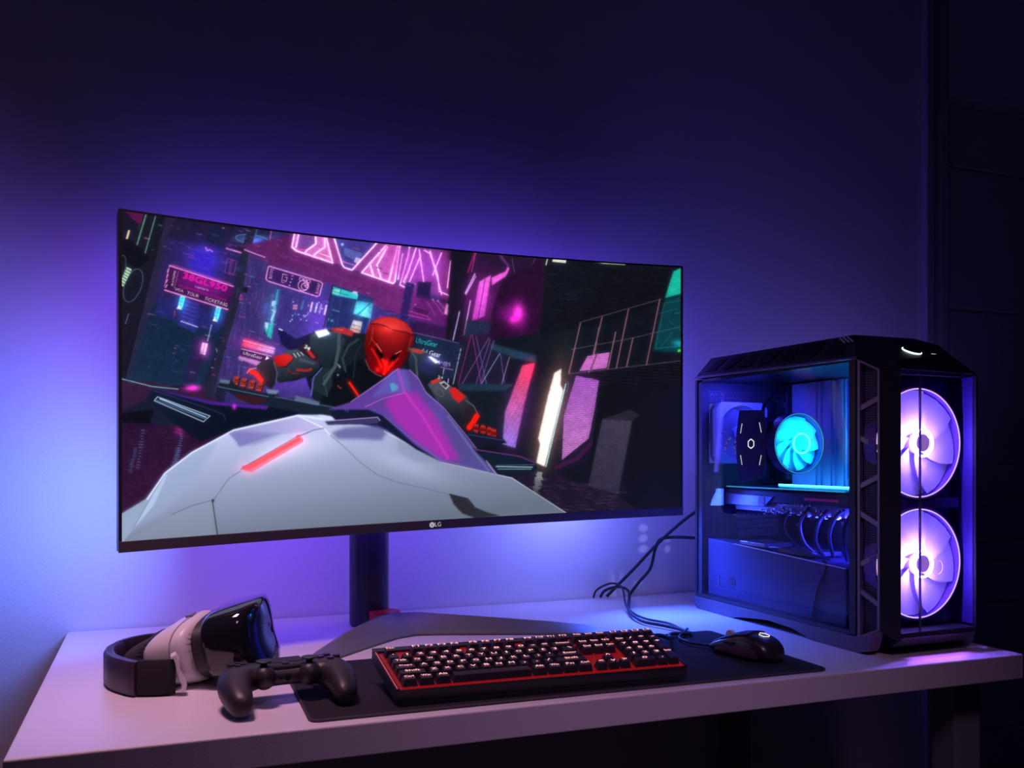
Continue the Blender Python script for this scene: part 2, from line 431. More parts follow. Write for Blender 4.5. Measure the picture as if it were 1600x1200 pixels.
# blue low screens under the sign, with cyan bars
fill([(250, 462), (352, 494), (340, 520), (240, 492)], (34, 34, 98), 0.8, soft=1.5)
fill([(288, 466), (312, 474), (306, 520), (278, 508)], (42, 42, 130), 0.7, soft=1)
for q in range(6):
    line([(290-q*1.2, 470+q*6), (308-q*1.2, 476+q*6)], 0.9, (86, 96, 220) if q % 2 else (150, 60, 160), 0.7)
for bx, by, n in ((287, 462, 22), (343, 479, 24)):
    fill([(bx-5, by), (bx+3, by+1), (bx-3, by+n), (bx-10, by+n-2)], (84, 190, 222)); blob(bx-2, by+10, 9, 14, (10, 60, 90))
    for q in range(4): oval(bx-2-q*1.6, by+4+q*5, 1.8, 1.4, 0.8, (36, 110, 170))
    fill([(bx-7, by+n-8), (bx-4, by+n), (bx-11, by+n-2)], (240, 235, 250))
line([(283, 502), (309, 511)], 1.4, (220, 200, 240)); line([(273, 486), (273, 493)], 1.2, (230, 30, 90))
for q in range(12): blob(330.5-q*0.55, 508+q*2.2, 0.8, 0.8, (200, 230, 255))
# the big magenta sign
fill([(264, 413), (368, 447), (358, 485), (254, 453)], (40, 16, 56))
line([(265, 415), (366, 448)], 1.4, (240, 160, 215), glow=1.6, gcol=(120, 20, 90)); line([(268, 413), (362, 444)], 0.7, (190, 90, 170))
line([(366, 448), (358, 484)], 1.1, (235, 150, 215)); line([(257, 453), (357, 484)], 1.4, (250, 170, 225), glow=1.6, gcol=(120, 20, 90))
line([(265, 415), (257, 448)], 1.0, (230, 150, 200), 0.8); line([(279, 423), (272, 452)], 0.8, (200, 140, 190), 0.7)
for q in range(4): line([(263-q*0.7, 421+q*8), (262-q*1.1, 425+q*8)], 2.0, (230, 170, 220), 0.8)
blob(318, 446, 42, 14, (70, 6, 60), rot=0.3)
for q in range(18):
    x = 279+q*4.2; y = 446+q*1.34; line([(x, y-2), (x+1.2, y+2.5), (x+3, y-1)], 0.9, (170, 24, 140), 0.9)
# pink lamp block and dark pole
blob(317, 545, 10, 13, (170, 20, 130)); fill([(316, 535), (325, 537), (320.5, 555), (312, 552)], (255, 196, 240)); line([(320, 537), (317, 553)], 1, (190, 90, 170))
line([(338, 545), (341, 556)], 1.5, (190, 200, 230), 0.6); line([(340, 556), (336, 562)], 1.4, (230, 120, 200), 0.8)
blob(302, 606, 10, 4, (130, 10, 90)); fill([(307, 520), (318, 560), (300, 600), (286, 596)], (40, 20, 66), 0.6, soft=3)
fill([(388, 352), (402, 354), (389, 400), (381, 450), (352, 549), (334, 622), (320, 622), (340, 549), (365, 450), (376, 400)], (20, 22, 34), grad=((340, 480), (352, 484), (30, 30, 52)))
line([(401, 356), (389, 400), (381, 450), (352, 549), (335, 615)], 0.9, (56, 60, 98)); blob(372, 420, 6, 4, (10, 14, 30))
fill([(380, 448), (388, 450), (386, 458), (378, 456)], (18, 20, 34)); line([(377, 460), (374, 468), (379, 468), (377, 460)], 1, (220, 60, 160))
# beam under the neon letters
fill([(376, 384), (458, 366), (470, 392), (566, 428), (660, 456), (662, 500), (610, 488), (520, 452), (440, 420), (392, 398)], (72, 28, 78), soft=2.5, grad=((380, 385), (620, 470), (98, 34, 100)))
line([(382, 390), (400, 397), (414, 402)], 1.5, (210, 150, 220)); line([(440, 398), (560, 444)], 5, (104, 40, 110), 0.5, soft=4)
# sky band with small lights
fill([(440, 418), (520, 446), (505, 520), (462, 560), (424, 540)], (50, 42, 108), soft=3); blob(498, 500, 26, 40, (36, 14, 66), rot=0.25)
fill([(519, 444), (585, 466), (566, 520), (508, 512)], (34, 40, 92), soft=0.8)
line([(520, 444), (506, 512)], 1.3, (22, 20, 50))
# rounded paw sign
fill([(418, 416), (505, 441), (499, 464), (416, 439)], (44, 24, 78))
line([(421, 416), (500, 440), (504, 443), (499, 462), (495, 463), (418, 439), (415.5, 435), (419, 418), (421, 416)], 1.3, (246, 170, 226), glow=1.5, gcol=(110, 20, 90))
words('ESCAPE', 423.5, 427.5, 4.6, 1.8, (246, 190, 226), w=16, bold=0.3); words('SHARP', 497, 451, 4.6, -1.3, (246, 180, 226), w=17, bold=0.3)
for (x, y, r) in ((470.5, 436, 2.6), (476.5, 437.5, 2.6), (482.5, 439.5, 2.6), (478, 444, 3.0)): oval(x, y, r, r, 0.9, (246, 170, 226))
oval(474, 446, 8.2, 8.2, 1.1, (246, 170, 226)); oval(476, 447.5, 5.2, 5.2, 1.0, (246, 170, 226)); oval(479, 447, 2.2, 2.2, 1.0, (246, 170, 226))
line([(442, 428), (449, 430)], 0.9, (240, 160, 220)); line([(442, 428), (440, 441), (444, 442)], 0.9, (240, 160, 220)); line([(446, 433), (449, 434), (447, 440), (443, 438)], 1, (240, 160, 220))
for (x, y) in ((457, 431), (456, 436), (454, 441), (452.5, 446)): blob(x, y, 1, 1, (230, 170, 220))
for x, c in ((474, (70, 110, 150)), (488, (226, 180, 230)), (495.5, (170, 170, 236)), (502, (160, 120, 200)), (510, (226, 190, 232))):
    y = 470+(x-474)*0.22; line([(x, y), (x-3, y+13)], 3.0, c, 0.95)
line([(482, 488), (480, 493)], 1, (180, 160, 220)); fill([(458, 476), (465, 476), (464, 484), (457, 483)], (220, 150, 190), 0.8); line([(458, 480), (465, 480)], 0.8, (80, 40, 80))
for q in range(14):
    blob(445+rng.rand()*60, 470+rng.rand()*35, 0.9, 0.9, (190, 220, 240))
# teal signs right of the sky
fill([(521, 448), (560, 460), (558, 468), (519, 460)], (50, 190, 196), soft=0.4); fill([(520, 452), (532, 452), (530, 460), (519, 458)], (130, 220, 190), 0.8)
line([(533, 450), (531, 460)], 1, (20, 60, 80)); line([(520, 455), (545, 462)], 0.8, (20, 70, 90)); fill([(553, 455), (559, 456), (558, 461), (549, 457)], (220, 220, 240), 0.8)
line([(520, 484), (530, 487)], 2, (70, 160, 170), 0.7); words('16', 516, 500, 4.5, 0.3, (90, 190, 210), w=8)
fill([(557, 470), (583, 474), (579, 498), (552, 490)], (56, 130, 160), soft=0.8, grad=((570, 472), (566, 496), (110, 190, 200)))
line([(579, 474), (558, 492)], 2.2, (24, 90, 120)); line([(575, 480), (565, 494)], 1.6, (180, 220, 220), 0.7); blob(566, 484, 14, 13, (10, 70, 80))
fill([(552, 500), (567, 503), (564, 524), (546, 516)], (190, 200, 205), soft=0.5, grad=((555, 500), (552, 520), (200, 130, 130))); line([(551, 507), (565, 511)], 1, (60, 90, 120)); line([(549, 513), (563, 517)], 1.2, (60, 80, 110))
fill([(568, 496), (575, 497), (568, 524), (562, 522)], (26, 40, 100)); line([(579, 496), (573, 520)], 1, (110, 190, 210), 0.7)
# neon letters
PK = (255, 222, 244); PG = (150, 24, 120)
fill([(460, 358), (508, 364), (521, 411), (462, 392), (456, 386)], (150, 76, 150), grad=((470, 368), (505, 405), (190, 104, 176)))
fill([(467, 362), (492, 366), (492, 382), (476, 394), (463, 389)], (96, 56, 130)); fill([(507, 372), (507, 386), (492, 400), (515, 406)], (176, 92, 160))
fill([(521, 366), (592, 376), (551, 422), (538, 418)], (58, 48, 124)); fill([(509, 366), (521, 368), (536, 414), (522, 412)], (122, 52, 120))
fill([(592, 374), (606, 378), (566, 425), (551, 422)], (118, 52, 124))
fill([(606, 378), (627, 382), (618, 440), (614, 443), (565, 426)], (166, 84, 156)); fill([(604, 388), (622, 386), (609, 436), (595, 432), (589, 415)], (168, 74, 158))
for q in range(5): line([(538, 388+q*2.3), (566-q*2, 397+q*2.4)], 1.2, (110, 150, 200), 0.7)
fill([(556, 402), (564, 404), (558, 412), (553, 409)], (220, 200, 230), 0.7); line([(534, 408), (552, 414)], 2, (210, 120, 200), 0.7); blob(535, 382, 2, 2, (120, 190, 220))
for p in ([(461, 360), (456, 386), (463, 392), (520, 411), (508, 364)], [(468, 360), (462, 389)], [(493, 366), (493.5, 381), (478, 392), (477, 396)],
          [(507, 368), (507.5, 386), (492, 397), (490, 401)], [(521, 368), (535, 414), (538, 418), (550, 422), (592, 376)],
          [(607, 379), (565, 426), (614, 443), (617, 440), (625, 384)], [(578, 412), (583, 430)], [(605, 386), (589, 414), (595, 434)], [(621, 386), (608, 438)],
          [(629, 397), (622, 436)], [(640, 386), (638, 399), (625, 445), (635, 450)]):
    line(p, 2.4, PK, glow=3.0, gcol=(80, 22, 70))
line([(462, 388), (477, 391)], 1.6, (230, 60, 150)); fill([(500, 402), (506, 404), (503, 407)], (255, 220, 240)); line([(500, 396), (516, 402)], 1.6, (250, 190, 230))
fill([(600, 382), (700, 392), (704, 470), (628, 447)], (150, 52, 138), 0.55, soft=3)
for p in ([(650, 388), (632, 442), (640, 445)], [(655, 390), (662, 440)], [(663, 391), (672, 396), (684, 430), (686, 452)], [(657, 400), (640, 440)], [(672, 392), (690, 460)],
          [(690, 395), (676, 430)], [(704, 408), (699, 450)], [(640, 420), (630, 440), (648, 444)], [(686, 455), (702, 462)], [(668, 472), (680, 492)], [(676, 468), (692, 490)], [(684, 470), (698, 486)]):
    line(p, 1.7, (255, 190, 236), glow=2.4, gcol=(50, 12, 44))
blob(672, 420, 32, 34, (40, 8, 44)); blob(640, 415, 22, 30, (30, 8, 36))
fill([(652, 440), (674, 441), (671, 470), (650, 466)], (34, 22, 66), soft=0.6); fill([(650, 462), (706, 476), (702, 512), (646, 500)], (92, 24, 96), 0.8, soft=2)
fill([(698, 474), (707, 478), (702, 494), (694, 490)], (236, 140, 214), soft=0.6); fill([(646, 480), (670, 486), (667, 494), (644, 490)], (60, 20, 70))
line([(638, 486), (668, 494), (672, 500), (637, 492)], 1, (210, 60, 180)); fill([(634, 440), (648, 443), (632, 520), (622, 516)], (40, 26, 84), soft=1)
fill([(640, 500), (720, 515), (716, 540), (640, 522)], (46, 20, 66), soft=2)
# dark pillar with slim light tubes
fill([(706, 388), (738, 392), (716, 540), (696, 536)], (18, 16, 30), soft=1.5)
for p in ([(742, 428), (727, 458)], [(735, 470), (725, 523)], [(718, 487), (708, 531)], [(706, 540), (700, 598)], [(743, 432), (728, 460)]): line(p, 1.6, (206, 180, 230), 0.9, glow=1.5, gcol=(60, 20, 80))
line([(731, 425), (742, 396), (748, 392)], 3, (170, 30, 110), 0.6); line([(744, 392), (737, 424)], 1.2, (180, 60, 140), 0.8)
# magenta window and slanted beams
blob(752, 466, 26, 36, (70, 8, 66)); fill([(749, 440), (767, 430), (757, 494), (737, 502)], (232, 96, 218), soft=0.7, grad=((760, 435), (745, 500), (180, 56, 176)))
line([(758, 436), (747, 498)], 1.4, (110, 20, 110)); fill([(768, 434), (790, 424), (794, 414), (796, 420), (791, 431), (769, 446)], (226, 86, 206), soft=0.6)
line([(781, 398), (794, 416)], 4, (84, 40, 100)); line([(750, 395), (790, 415)], 4, (30, 20, 44)); fill([(730, 500), (770, 504), (764, 520), (724, 526)], (30, 36, 60), soft=1.5)
for p in ([(800, 404), (806, 438)], [(806, 438), (832, 412)], [(826, 428), (836, 404)], [(790, 430), (786, 448)]): line(p, 1, (90, 100, 150), 0.7)
# pillar with magenta spot
fill([(786, 436), (848, 404), (846, 500), (838, 530), (764, 534), (770, 480)], (34, 12, 40), soft=2)
for q in range(130):
    x = 772+rng.rand()*72; y = 440+rng.rand()*85; line([(x, y), (x-2, y+3+rng.rand()*9)], 1, [(80, 16, 80), (20, 12, 30), (54, 16, 60)][q % 3], 0.45)
blob(808, 492, 15, 21, (110, 12, 90)); blob(810, 488, 7, 11, (150, 40, 120)); blob(801, 500, 6, 5, (120, 20, 90)); blob(790, 490, 16, 12, (40, 4, 40))
# big dark block upper right
fill([(850, 402), (1045, 420), (1040, 470), (905, 520), (840, 540), (850, 470)], (17, 19, 28), grad=((860, 410), (980, 500), (12, 13, 20)))
for q in range(220):
    x = 852+rng.rand()*180; y = 410+rng.rand()*105; line([(x, y), (x+5+rng.rand()*12, y+rng.rand()*1.5)], 0.9, (34, 36, 46) if q % 2 else (10, 11, 16), 0.5)
fill([(864, 403), (885, 405), (884, 411), (863, 409)], (226, 236, 214), soft=0.4); line([(856, 402), (853, 414)], 1.8, (200, 220, 190)); line([(938, 411), (976, 413)], 2.2, (160, 176, 120)); line([(930, 410), (940, 412)], 1.8, (40, 60, 40))
# teal windows at the right edge
fill([(1052, 424), (1070, 416), (1070, 458), (1039, 466)], (22, 158, 136), soft=0.8); fill([(1039, 466), (1070, 458), (1070, 552), (1020, 548)], (10, 50, 60), soft=1.5)
line([(1070, 460), (1040, 468)], 1.6, (10, 20, 28)); line([(1070, 468), (1038, 474), (1024, 545), (1070, 540)], 1.5, (20, 90, 96), 0.8); line([(1055, 490), (1070, 488)], 1.5, (24, 110, 110), 0.7)
blob(1062, 536, 10, 5, (16, 90, 90)); fill([(1059, 546), (1070, 545), (1070, 549), (1059, 550)], (70, 190, 50))
for p in ([(1066, 480), (1030, 490)], [(1044, 500), (1068, 520)], [(1030, 546), (1050, 520)]): line(p, 1, (26, 100, 100), 0.6)
# walkway with rails
fill([(764, 532), (850, 520), (960, 506), (900, 560), (790, 556)], (14, 20, 28), soft=1)
fill([(766, 536), (838, 556), (838, 566), (780, 556), (768, 548)], (30, 52, 72), soft=1.5)
fill([(890, 582), (1070, 562), (1070, 602), (940, 602)], (20, 18, 28), stripes=(0.06, 5, 0.4))
for p in ([(905, 504), (1034, 467)], [(893, 546), (980, 530), (1070, 509)], [(889, 584), (1070, 563)]): line(p, 1.1, (84, 74, 90), 0.9)
for a, b2 in (((907, 505), (889, 583)), ((941, 495), (920, 582)), ((936, 512), (924, 578)), ((962, 519), (950, 576)), ((982, 483), (963, 575)), ((989, 528), (979, 573)), ((1031, 468), (1010, 570))):
    line([a, b2], 2.0, (116, 78, 88), 0.95); line([a, b2], 0.8, (150, 100, 110), 0.6)
# truss behind the right hand
fill([(716, 528), (796, 556), (790, 612), (716, 604)], (26, 22, 44), soft=2)
for p, c in (([(736, 524), (716, 600)], (150, 50, 100)), ([(744, 526), (760, 600)], (100, 80, 140)), ([(764, 528), (722, 600)], (110, 90, 150)), ([(766, 530), (743, 602)], (100, 80, 150)),
             ([(772, 532), (750, 602)], (120, 80, 150)), ([(781, 552), (752, 600)], (130, 170, 220)), ([(782, 554), (788, 598)], (90, 90, 150)), ([(796, 558), (784, 600)], (170, 130, 180)), ([(738, 524), (752, 600)], (140, 50, 120))):
    line(p, 1.2, c, 0.85)
fill([(716, 600), (802, 600), (786, 614), (716, 610)], (26, 44, 62), soft=1.2); fill([(700, 612), (800, 610), (788, 690), (745, 700), (716, 640)], (18, 24, 34), soft=2)
# louvred light panels
blob(810, 640, 20, 60, (50, 14, 60), rot=0.2)
fill([(816, 571), (836, 567), (819, 632), (805, 700), (785, 694), (789, 644)], (232, 70, 120), soft=0.5, grad=((826, 590), (800, 690), (160, 120, 232)), stripes=(0.08, 2.6, 0.35))
blob(828, 578, 8, 14, (120, 0, 10), rot=0.2)
blob(860, 650, 20, 76, (110, 70, 50), rot=0.2)
fill([(866, 583), (877, 576), (876, 602), (880, 610), (851, 729), (838, 723), (844, 694), (841, 685), (856, 620)], (255, 240, 226), soft=0.9)
line([(884, 600), (853, 729)], 1.8, (150, 220, 210)); line([(880, 592), (888, 598), (886, 612)], 1.4, (90, 70, 80))
blob(905, 640, 26, 56, (40, 14, 50), rot=0.2)
fill([(900, 587), (936, 594), (929, 640), (920, 685), (878, 719), (881, 650)], (170, 92, 196), soft=0.4, grad=((915, 600), (895, 700), (196, 120, 200)), stripes=(0.05, 2.8, 0.38))
fill([(918, 556), (953, 550), (948, 575), (905, 580)], (206, 110, 200), soft=0.4, stripes=(-0.08, 2.8, 0.35)); line([(933, 552), (922, 580)], 2, (70, 50, 70))
line([(944, 672), (902, 716), (870, 730)], 7, (60, 22, 64), 0.9, soft=2)
# right lower dark wall and wet street
fill([(936, 602), (1070, 600), (1070, 808), (965, 800), (918, 758), (926, 690)], (15, 15, 21)); 
fill([(941, 655), (988, 657), (966, 773), (919, 760)], (54, 48, 66), soft=0.6, grad=((950, 660), (940, 765), (44, 38, 56))); fill([(941, 655), (985, 640), (1000, 648), (988, 657)], (34, 32, 42))
fill([(800, 742), (868, 740), (918, 760), (968, 776), (1000, 800), (880, 806)], (28, 20, 36), soft=1.5)
for q in range(170):
    x = 806+rng.rand()*160; y = 742+rng.rand()*56
    if y > 742+(x-806)*0.12: line([(x, y), (x+5+rng.rand()*12, y+0.5)], 0.9, [(74, 54, 90), (14, 10, 20), (96, 70, 110)][q % 3], 0.4)
for q in range(26):
    y = 738+q*1.6; line([(838-q*0.4+rng.rand()*4, y), (846-q*0.4+rng.rand()*6, y)], 1.4, (216, 190, 190) if q % 2 else (120, 190, 170), 0.75-q*0.025)
# sign behind the rider
fill([(640, 518), (719, 537), (709, 592), (650, 590), (640, 560)], (22, 32, 56), soft=0.5); line([(644, 519), (717, 536)], 0.9, (150, 110, 190), 0.8)
words('UltraGear', 666.5, 535.5, 8.2, 0.22, (36, 196, 196), w=34, bold=0.4)
words('Powerful Gear', 662, 549.5, 8.0, 0.22, (232, 220, 240), w=54, bold=0.35)
words('$*@S', 694, 568, 5.6, 0.2, (200, 170, 250), w=20, bold=0.3); line([(682, 572), (708, 578)], 0.9, (220, 110, 200)); line([(694, 576), (691, 590)], 1, (200, 190, 220)); line([(720, 545), (708, 600)], 1.6, (170, 180, 210), 0.8); line([(712, 552), (726, 549), (724, 562), (709, 564)], 1.1, (12, 14, 22))
# red shop sign with the word UltraGear
blob(402, 543, 30, 12, (80, 8, 50), rot=0.28)
fill([(381, 528), (430, 543), (428, 554), (377, 541)], (226, 44, 96), soft=0.5, grad=((380, 535), (428, 548), (190, 130, 206))); line([(380, 532), (428, 545)], 1, (255, 190, 220)); line([(377, 545), (424, 557)], 1, (250, 190, 220))
for q in range(8): oval(384+q*5.6, 538+q*1.6, 2, 2, 0.8, (255, 120, 160) if q < 4 else (250, 200, 240))
fill([(376, 546), (424, 558), (420, 568), (374, 557)], (56, 20, 66)); words('UltraGear', 395, 555.5, 5.0, 0.27, (252, 240, 252), w=31, bold=0.25)
fill([(374, 556), (408, 565), (402, 572), (372, 560)], (216, 140, 210), 0.8, soft=0.8); fill([(417, 556), (421, 560), (414, 563)], (255, 230, 250)); line([(374, 570), (372, 590)], 1, (150, 90, 170), 0.6)

# surface grain, haze and scattered lights over the whole street
def _noise(cell, seed):
    r = np.random.RandomState(seed); h, w = AH//cell+3, AW//cell+3; g = r.rand(h, w).astype(np.float32)
    yy = np.arange(AH)/cell; xx = np.arange(AW)/cell; iy = yy.astype(int); ix = xx.astype(int)
    fy_ = (yy-iy)[:, None]; fx_ = (xx-ix)[None, :]
    return (g[iy][:, ix]*(1-fx_)+g[iy][:, ix+1]*fx_)*(1-fy_)+(g[iy+1][:, ix]*(1-fx_)+g[iy+1][:, ix+1]*fx_)*fy_
art *= (0.78+0.44*(0.5*_noise(3, 1)+0.3*_noise(9, 2)+0.2*_noise(30, 3)))[..., None]
for q in range(240):
    x = 225+rng.rand()*430; y = 345+rng.rand()*240; s = 1+rng.rand()*3.5
    cc = [(90, 60, 190), (180, 60, 160), (60, 150, 190), (60, 70, 160), (220, 160, 220), (20, 16, 44)][rng.randint(6)]
    if not (250 < x < 372 and 405 < y < 488) and not (412 < x < 508 and 412 < y < 466): line([(x, y), (x+s*2.2, y+s*0.6)], 0.8+rng.rand()*1.2, cc, 0.5)
for q in range(60):
    x = 350+rng.rand()*340; y = 400+rng.rand()*130; L = 6+rng.rand()*18
    line([(x, y), (x-L*0.24, y+L)], 0.9, [(30, 20, 60), (110, 70, 170), (60, 110, 170)][q % 3], 0.45)
_h = np.stack([_blur(art[..., k], 7) for k in range(3)], -1); art[:] = art*0.93+_h*0.22; del _h
words('38GL950', 320, 441, 9.6, 0.30, (226, 24, 166), w=71, slant=-0.2, bold=0.45)
words('nomurai', 315.5, 450.5, 3.6, 0.27, (250, 220, 245), w=21, bold=0.4)
words('VISA', 280, 453.5, 4.8, 0.30, (246, 214, 230), w=14, bold=0.4); words('TOUR', 301.5, 460.5, 5.2, 0.30, (246, 214, 230), w=19, bold=0.4)
words('TICKETING', 337.5, 471.8, 5.6, 0.30, (250, 220, 232), w=37, bold=0.4)
words('nomurai', 271.5, 435.5, 4.8, 1.75, (240, 226, 200), w=24, bold=0.4)
words('UltraGear', 395, 555.5, 5.2, 0.27, (252, 240, 252), w=31, bold=0.3)
words('UltraGear', 666.5, 535.5, 8.2, 0.22, (36, 206, 200), w=34, bold=0.4)
words('Powerful Gear', 662, 549.5, 8.0, 0.22, (236, 226, 244), w=54, bold=0.35)
# ---- rider
SU = (40, 52, 66)
fill([(433, 513), (441, 516), (463, 530), (492, 518), (500, 524), (480, 546), (458, 552), (440, 538)], (20, 22, 78), soft=0.5, grad=((436, 515), (490, 540), (34, 30, 62)))
line([(436, 514), (441, 516)], 2, (210, 220, 250))
fill([(497, 518), (513, 514), (545, 519), (575, 522), (592, 560), (645, 555), (665, 560), (690, 580), (700, 612), (680, 625), (640, 640), (560, 640), (500, 636), (487, 620), (494, 590), (505, 565)], (22, 30, 40), soft=0.5)
fill([(560, 560), (600, 590), (590, 620), (530, 640), (500, 630), (520, 590)], (12, 16, 24), soft=3)
fill([(497, 560), (486, 590), (491, 610), (510, 620), (520, 600), (515, 575)], (30, 42, 52), soft=1)
fill([(484, 524), (500, 516), (530, 519), (540, 530), (532, 560), (510, 574), (494, 566), (484, 545)], (48, 62, 76), soft=0.6, grad=((500, 520), (510, 570), (24, 34, 46)))
fill([(492, 518), (510, 514), (516, 522), (498, 528)], (236, 242, 255), soft=0.9); blob(504, 521, 13, 6, (70, 80, 110))
line([(530, 518), (529, 545), (524, 572), (506, 600)], 5, (66, 82, 92)); line([(560, 530), (545, 540), (535, 560), (540, 580)], 3.5, (44, 60, 66)); line([(566, 536), (556, 552), (552, 590)], 2, (30, 42, 50))
line([(524, 570), (505, 590), (512, 620)], 1.2, (60, 80, 90)); oval(527, 588, 5.5, 5.5, 1.4, (10, 14, 20)); blob(528, 586, 1.4, 1.4, (150, 170, 180))
fill([(526, 568), (530, 570), (533, 573), (531, 576)], (120, 140, 140)); line([(528, 603), (533, 607)], 2.5, (150, 50, 40), 0.8)
line([(546, 598), (559, 617)], 3.2, (255, 34, 22), glow=5, gcol=(120, 0, 0))
fill([(518, 513), (536, 511), (553, 518), (550, 526), (536, 522), (520, 518)], (180, 46, 50), soft=0.5); line([(526, 514), (536, 516)], 1.2, (240, 150, 150), 0.6)
fill([(495, 560), (504, 573), (502, 576), (486, 592), (488, 612), (484, 608), (478, 590)], (14, 18, 40), soft=0.6); line([(503, 575), (490, 590), (486, 618)], 1.5, (90, 110, 190))
# left arm
fill([(430, 560), (448, 548), (466, 545), (484, 552), (497, 562), (500, 573), (488, 586), (462, 595), (436, 598), (428, 580)], (66, 76, 92), soft=0.5, grad=((455, 552), (465, 594), (20, 26, 38)))
fill([(464, 545), (478, 536), (500, 556), (497, 566), (484, 560)], (46, 30, 40), soft=0.5); fill([(478, 548), (484, 547), (493, 559), (488, 560)], (190, 44, 44)); words('24', 480, 543.5, 5.5, 0.55, (236, 240, 244), w=9, bold=0.5)
fill([(428, 557), (444, 553), (453, 554), (459, 560), (446, 572), (435, 573), (428, 566)], (226, 34, 34), soft=0.5, grad=((445, 556), (436, 572), (170, 22, 26))); line([(459, 560), (447, 573), (436, 574)], 1.2, (30, 20, 28))
for q in range(6): line([(456+q*2.8, 553-q*0.5), (460+q*2.8, 559-q*0.8)], 1.4, (200, 206, 214) if q % 2 else (50, 54, 64))
line([(464, 578), (480, 579), (486, 577)], 4, (160, 40, 36)); line([(450, 578), (456, 583), (466, 584)], 2, (120, 34, 34)); line([(470, 562), (490, 568)], 4, (96, 110, 128), 0.5, soft=3)
fill([(400, 572), (412, 563), (426, 562), (434, 578), (434, 594), (424, 608), (410, 600)], (58, 48, 66), soft=0.6, grad=((404, 575), (434, 590), (28, 26, 38))); line([(428, 566), (433, 582), (431, 598)], 2, (110, 120, 140), 0.6)
line([(392, 580), (400, 584), (408, 594)], 7, (255, 46, 40), glow=7, gcol=(150, 0, 0)); line([(386, 583), (390, 577), (400, 575)], 1.4, (220, 190, 200), 0.8)
for q, (x, y) in enumerate(((369, 596), (381, 599), (394, 602), (406, 606))):
    fill([(x-3, y-8), (x+5, y-8), (x+6, y-2), (x+2, y+8), (x-5, y+7), (x-6, y)], (176, 62, 50), soft=0.5, grad=((x, y-8), (x-2, y+7), (110, 32, 30)))
    line([(x-3, y-4), (x+1, y-1), (x+5, y-4)], 1, (60, 20, 26)); line([(x-5, y+3), (x+2, y+4)], 1.2, (226, 100, 84)); line([(x+6, y-5), (x+2, y+8)], 1.4, (30, 12, 22))
# helmet
HP = [(572, 520), (578, 505), (590, 497), (603, 494.5), (618, 496), (633, 503), (643, 514), (647, 526), (645, 540), (638, 556), (628, 574), (615, 584), (600, 588), (588, 585), (577, 576), (571, 560), (569, 540)]
fill(HP, (188, 26, 30), soft=0.5, grad=((610, 500), (596, 585), (66, 4, 12)))
fill([(579, 506), (590, 499), (603, 496), (618, 498), (632, 504), (642, 515), (645, 523), (630, 518), (615, 516), (600, 508)], (212, 46, 46), soft=1)
fill([(584, 512), (600, 511), (616, 520), (634, 522), (642, 530), (636, 548), (618, 552), (600, 544), (588, 530)], (196, 30, 30), soft=3, grad=((612, 515), (608, 548), (110, 12, 20)))
line([(579, 506), (589, 506), (600, 508.5), (613, 515), (624, 517.5), (634, 519), (645, 524)], 1.3, (60, 8, 16))
line([(602, 512), (612, 516)], 2, (236, 90, 86), 0.5, soft=2); line([(583, 512), (581, 530), (575, 540)], 2.4, (230, 70, 66), 0.6, soft=1.5); line([(643, 528), (637, 548)], 3, (230, 60, 60), 0.6, soft=1.5)
blob(580, 545, 12, 34, (70, 60, 60), mode='mul', a=0.55); blob(640, 545, 12, 34, (60, 50, 50), mode='mul', a=0.5); blob(607, 514, 16, 8, (50, 22, 20))
fill([(573, 540), (588, 538), (598, 552), (606, 550), (624, 552), (632, 548), (626, 572), (614, 583), (600, 586), (586, 582), (576, 572)], (110, 6, 14), 0.9, soft=1)
fill([(586, 537), (592, 542), (600, 556), (596, 562), (588, 550)], (20, 4, 10), soft=0.6); fill([(625, 551), (618, 562), (608, 564), (612, 556)], (24, 4, 10), soft=0.6)
for p, w in (([(598, 562), (604, 574), (600, 584)], 5), ([(581, 545), (590, 560), (596, 574)], 3), ([(614, 566), (606, 578)], 3.5), ([(580, 528), (588, 540), (596, 550)], 2), ([(622, 560), (612, 572)], 2.5)):
    line(p, w, (236, 26, 18), 0.85, soft=2)
blob(600, 575, 12, 10, (120, 0, 0)); blob(590, 578, 3, 3, (150, 20, 10)); blob(604, 566, 3, 5, (120, 20, 10)); line([(588, 537), (596, 549)], 1.1, (240, 120, 100)); line([(618, 553), (627, 548)], 1.2, (240, 130, 110))
line([(571, 562), (577, 577), (588, 585), (596, 588)], 1, (180, 120, 130), 0.8)
# right shoulder and arm
fill([(638, 560), (645, 545), (660, 548), (676, 556), (688, 572), (694, 600), (680, 606), (655, 596), (640, 580)], (44, 56, 78), soft=0.6, grad=((665, 550), (660, 600), (18, 24, 40)))
fill([(641, 544), (654, 545), (664, 551), (656, 553), (644, 550)], (176, 60, 56), soft=0.5); fill([(668, 557), (674, 557), (687, 566), (681, 568)], (240, 242, 255), soft=0.6); blob(677, 562, 12, 8, (60, 50, 110)); line([(640, 545), (650, 560), (652, 590)], 3.4, (66, 78, 84))
fill([(650, 568), (672, 566), (683, 580), (676, 586), (660, 582)], (44, 40, 104), 0.6, soft=2)
fill([(668, 600), (686, 593), (700, 600), (728, 618), (742, 640), (738, 662), (722, 668), (706, 650), (682, 624)], (70, 76, 90), soft=0.6, grad=((700, 605), (700, 650), (26, 28, 40)))
fill([(672, 596), (686, 590), (690, 594), (676, 601)], (190, 52, 44)); words('24', 688, 590, 4.6, 0.2, (240, 240, 244), w=8, bold=0.4)
fill([(686, 598), (694, 595), (703, 603), (697, 609)], (170, 170, 180)); fill([(689, 600), (694, 598), (700, 603), (696, 606)], (50, 50, 60)); fill([(701, 608), (711, 605), (728, 620), (717, 630), (708, 622)], (206, 34, 32), soft=0.6)
